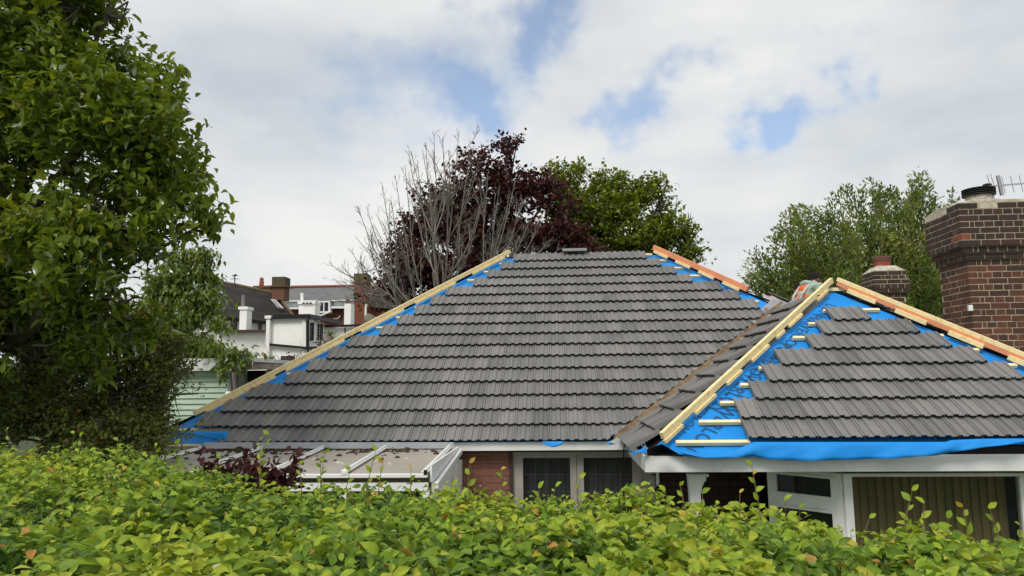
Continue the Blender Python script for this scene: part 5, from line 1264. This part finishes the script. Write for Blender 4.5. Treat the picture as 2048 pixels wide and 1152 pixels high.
azm = r.uniform(0, 2*np.pi, nt_)[ti]+kk*2.4+r.normal(size=n)*.3
drop_ = kk*r.uniform(.010, .022, nt_)[ti]
x = xt_[ti]+np.cos(azm)*.006-lean[ti, 0]*drop_; y = yt_[ti]+np.sin(azm)*.006-lean[ti, 1]*drop_
u = x/y; tt = t0_[ti]
zt, _ = hedge_top(x, y)
lump = np.array([noise.noise(Vector((a*2.6, c*2.6, 0)))*.05+noise.noise(Vector((a*7, c*7, 3)))*.028 for a, c in zip(x, y)])
back = np.clip((tt-.90)/.10, 0, 1)
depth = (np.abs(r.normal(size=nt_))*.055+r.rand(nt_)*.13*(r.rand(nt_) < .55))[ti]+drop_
z = zt+lump*(1.5-.9*back)-depth+.022-.018*np.clip((tt-.5)/.5, 0, 1)
inner = depth
P = np.stack([x, y, z], 1)
# back face leaves
D = np.stack([np.cos(azm), np.sin(azm), r.normal(size=n)*.35+.30-.10*kk], 1)
Nn = np.stack([r.normal(size=n)*.45-np.cos(azm)*.25+lean[ti, 0], r.normal(size=n)*.4-.35-np.sin(azm)*.25+lean[ti, 1], np.ones(n)*.85], 1)
patch = np.array([noise.noise(Vector((a*1.7, c*1.7, 9))) for a, c in zip(x, y)])
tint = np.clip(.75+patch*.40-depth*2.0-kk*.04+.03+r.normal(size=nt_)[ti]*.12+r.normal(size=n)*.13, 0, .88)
rare = r.rand(n); tint = np.where(rare < .022, r.uniform(.9, .95, n), tint); tint = np.where(rare < .007, r.uniform(.96, 1, n), tint)
L = r.uniform(.024, .054, n)*(.66+.09*kk)*1.14*(1-.12*(y > 2.4)); Wd = L*r.uniform(.5, .8, n)
# nearest and topmost 300 leaves become parts of their own
score = depth*1.0+y*.02
vis = (y > 1.45) & (y < 2.3) & (u > XB[1]) & (u < XB[-2])
cand = np.where(vis)[0]; pick = cand[np.argsort(score[cand])[:1500]]; pick = r.choice(pick, 300, replace=False)
keep = np.ones(n, bool); keep[pick] = False
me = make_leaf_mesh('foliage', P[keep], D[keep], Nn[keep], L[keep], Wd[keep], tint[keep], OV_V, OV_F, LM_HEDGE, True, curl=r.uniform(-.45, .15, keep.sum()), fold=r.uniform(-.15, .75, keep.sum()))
link('foliage', me, None, hedge, kind='stuff')
variants = []
for k in range(10):
    z3 = np.zeros((1, 3)); tv_ = [.35, .5, .6, .7, .78, .85, .45, .55, .93, .98][k]
    variants.append(make_leaf_mesh('leaf', z3, np.array([[0, 1., 0]]), np.array([[0, 0, 1.]]), np.array([1.]), np.array([.68]), np.array([tv_]), OV_V, OV_F, LM_HEDGE, True, curl=np.array([[-.3, -.15, 0, .08][k % 4]]), fold=np.array([[.5, .1, .35, .6, .2][k % 5]])))
for q, i in enumerate(pick):
    dv = Vector(D[i]).normalized(); nv = Vector(Nn[i]); s_ = dv.cross(nv).normalized(); u_ = s_.cross(dv)
    o = bpy.data.objects.new('leaf', variants[r.choice(10, p=[.13, .13, .13, .13, .12, .12, .1, .1, .03, .01])]); COL.objects.link(o); o.parent = hedge
    mw = frame(Vector(P[i]), s_, dv, u_)
    o.matrix_world = mw @ Matrix.Diagonal((L[i]*1.1, L[i]*1.1, L[i]*1.1, 1))
# inner stems and fine twigs
b = MB(); r2 = random.Random(17)
for i in range(650):
    uu = r2.uniform(float(XB[1])-.1, float(XB[-2])+.1); Yb_ = float(np.interp(uu, XB, YBk)); yy = 1.3+(Yb_-1.35)*r2.random(); xx = uu*yy
    z_, _ = hedge_top(np.array([xx]), np.array([yy])); z_ = float(z_[0])
    p = Vector((xx, yy, z_-.22)); dv = Vector((r2.gauss(0, .5), r2.gauss(0, .5), 1)).normalized(); p2 = p+dv*.12; p3 = p2+(dv+Vector((r2.gauss(0, .3), r2.gauss(0, .3), .1))).normalized()*r2.uniform(.06, .13)
    b.tube([p, p2, p3], [.0028, .002, .0011], 4, cap=False)
b.build('twigs', m_twig, hedge, kind='stuff')
b = MB()
for i in range(60):
    xx = -3.6+i*.12; b.tube([(xx, 2.0+r2.uniform(-.3, .6), 0), (xx+r2.uniform(-.1, .1), 2.2+r2.uniform(-.3, .3), 2.2)], [.02, .012], 6, cap=False)
b.build('stems', m_twig, hedge)
# shoots standing above the trimmed top
sp = [(12, 862), (148, 866), (160, 872), (235, 880), (312, 892), (350, 886), (440, 915), (520, 880), (536, 868), (598, 928), (640, 918), (650, 905), (752, 900), (765, 925), (822, 935), (905, 950), (940, 925), (1003, 938), (1078, 975), (1112, 972), (1160, 955), (1212, 985), (1242, 982), (1283, 970), (1330, 980), (1360, 970), (1405, 985), (1480, 985), (1503, 930), (1570, 1000), (1600, 1015), (1740, 1035), (1825, 980), (1848, 1005), (1895, 1035), (1925, 1012), (1978, 1015), (2040, 1050), (700, 940), (80, 880)]
LP_ = []; LD_ = []; LN_ = []; LL = []; LT = []
b = MB(); r4 = np.random.RandomState(77)
for (px, py) in sp:
    Y = float(np.interp(px, [0, 900, 2048], [3.7, 2.95, 2.4])); tip = at(px, py, Y); by2 = float(np.interp(px, bk_px, bk_py))+45
    base = at(px+r4.uniform(-25, 25), by2, Y+.02); mid = base.lerp(tip, .5)+Vector((r4.uniform(-.02, .02), 0, .0))
    b.tube([base, mid, tip], [.0024, .0018, .001], 5, cap=False); ln = (tip-base).length; k = max(2, int(ln/r4.uniform(.026, .048)))
    for j in range(k):
        s = (j+1)/k; p = (base*(1-s)**2+mid*2*s*(1-s)+tip*s*s); sd2 = 1 if j % 2 else -1
        LP_.append(p); LD_.append((sd2*.8+r4.normal()*.2, r4.normal()*.4, .5+r4.rand()*.5)); LN_.append((r4.normal()*.5, -.7, .6+r4.normal()*.3)); LL.append(r4.uniform(.026, .046)*(1.1-.4*s)); LT.append(np.clip(r4.uniform(.55, .87), 0, 1) if r4.rand() > .08 else .955)
b.build('shoot_stems', m_twig, hedge, kind='stuff')
LL = np.array(LL); me = make_leaf_mesh('shoot_leaves', np.array([tuple(p) for p in LP_]), np.array(LD_), np.array(LN_), LL, LL*.66, np.array(LT), OV_V, OV_F, LM_HEDGE, True, curl=r4.uniform(-.25, .1, len(LL)))
link('shoot_leaves', me, None, hedge, kind='stuff')
# purple-leaved shrub poking up behind the hedge
EQ = [ell(500, 960, 4.3, 70, 26), ell(560, 968, 4.3, 50, 24), ell(425, 932, 4.4, 22, 16), ell(455, 968, 4.3, 40, 25), ell(590, 930, 4.3, 8, 14), ell(500, 925, 4.4, 12, 16)]
leafy('purple_shrub', 'dark purple-leaved shrub poking up between hedge and lean-to roof', 'shrub', tuple(at(520, 1000, 4.3).xy)+(0,), EQ, 95, 10, .052, .036, LM_PURPLE, m_twig, .012, spread=.045, droop=.0, seed=91, updir=.9, outdir=.4, twig=.0022, tv=OV_V, tf=OV_F, limb_n=3, smooth=True, tints=(0, .75))
bpy.context.view_layer.update()
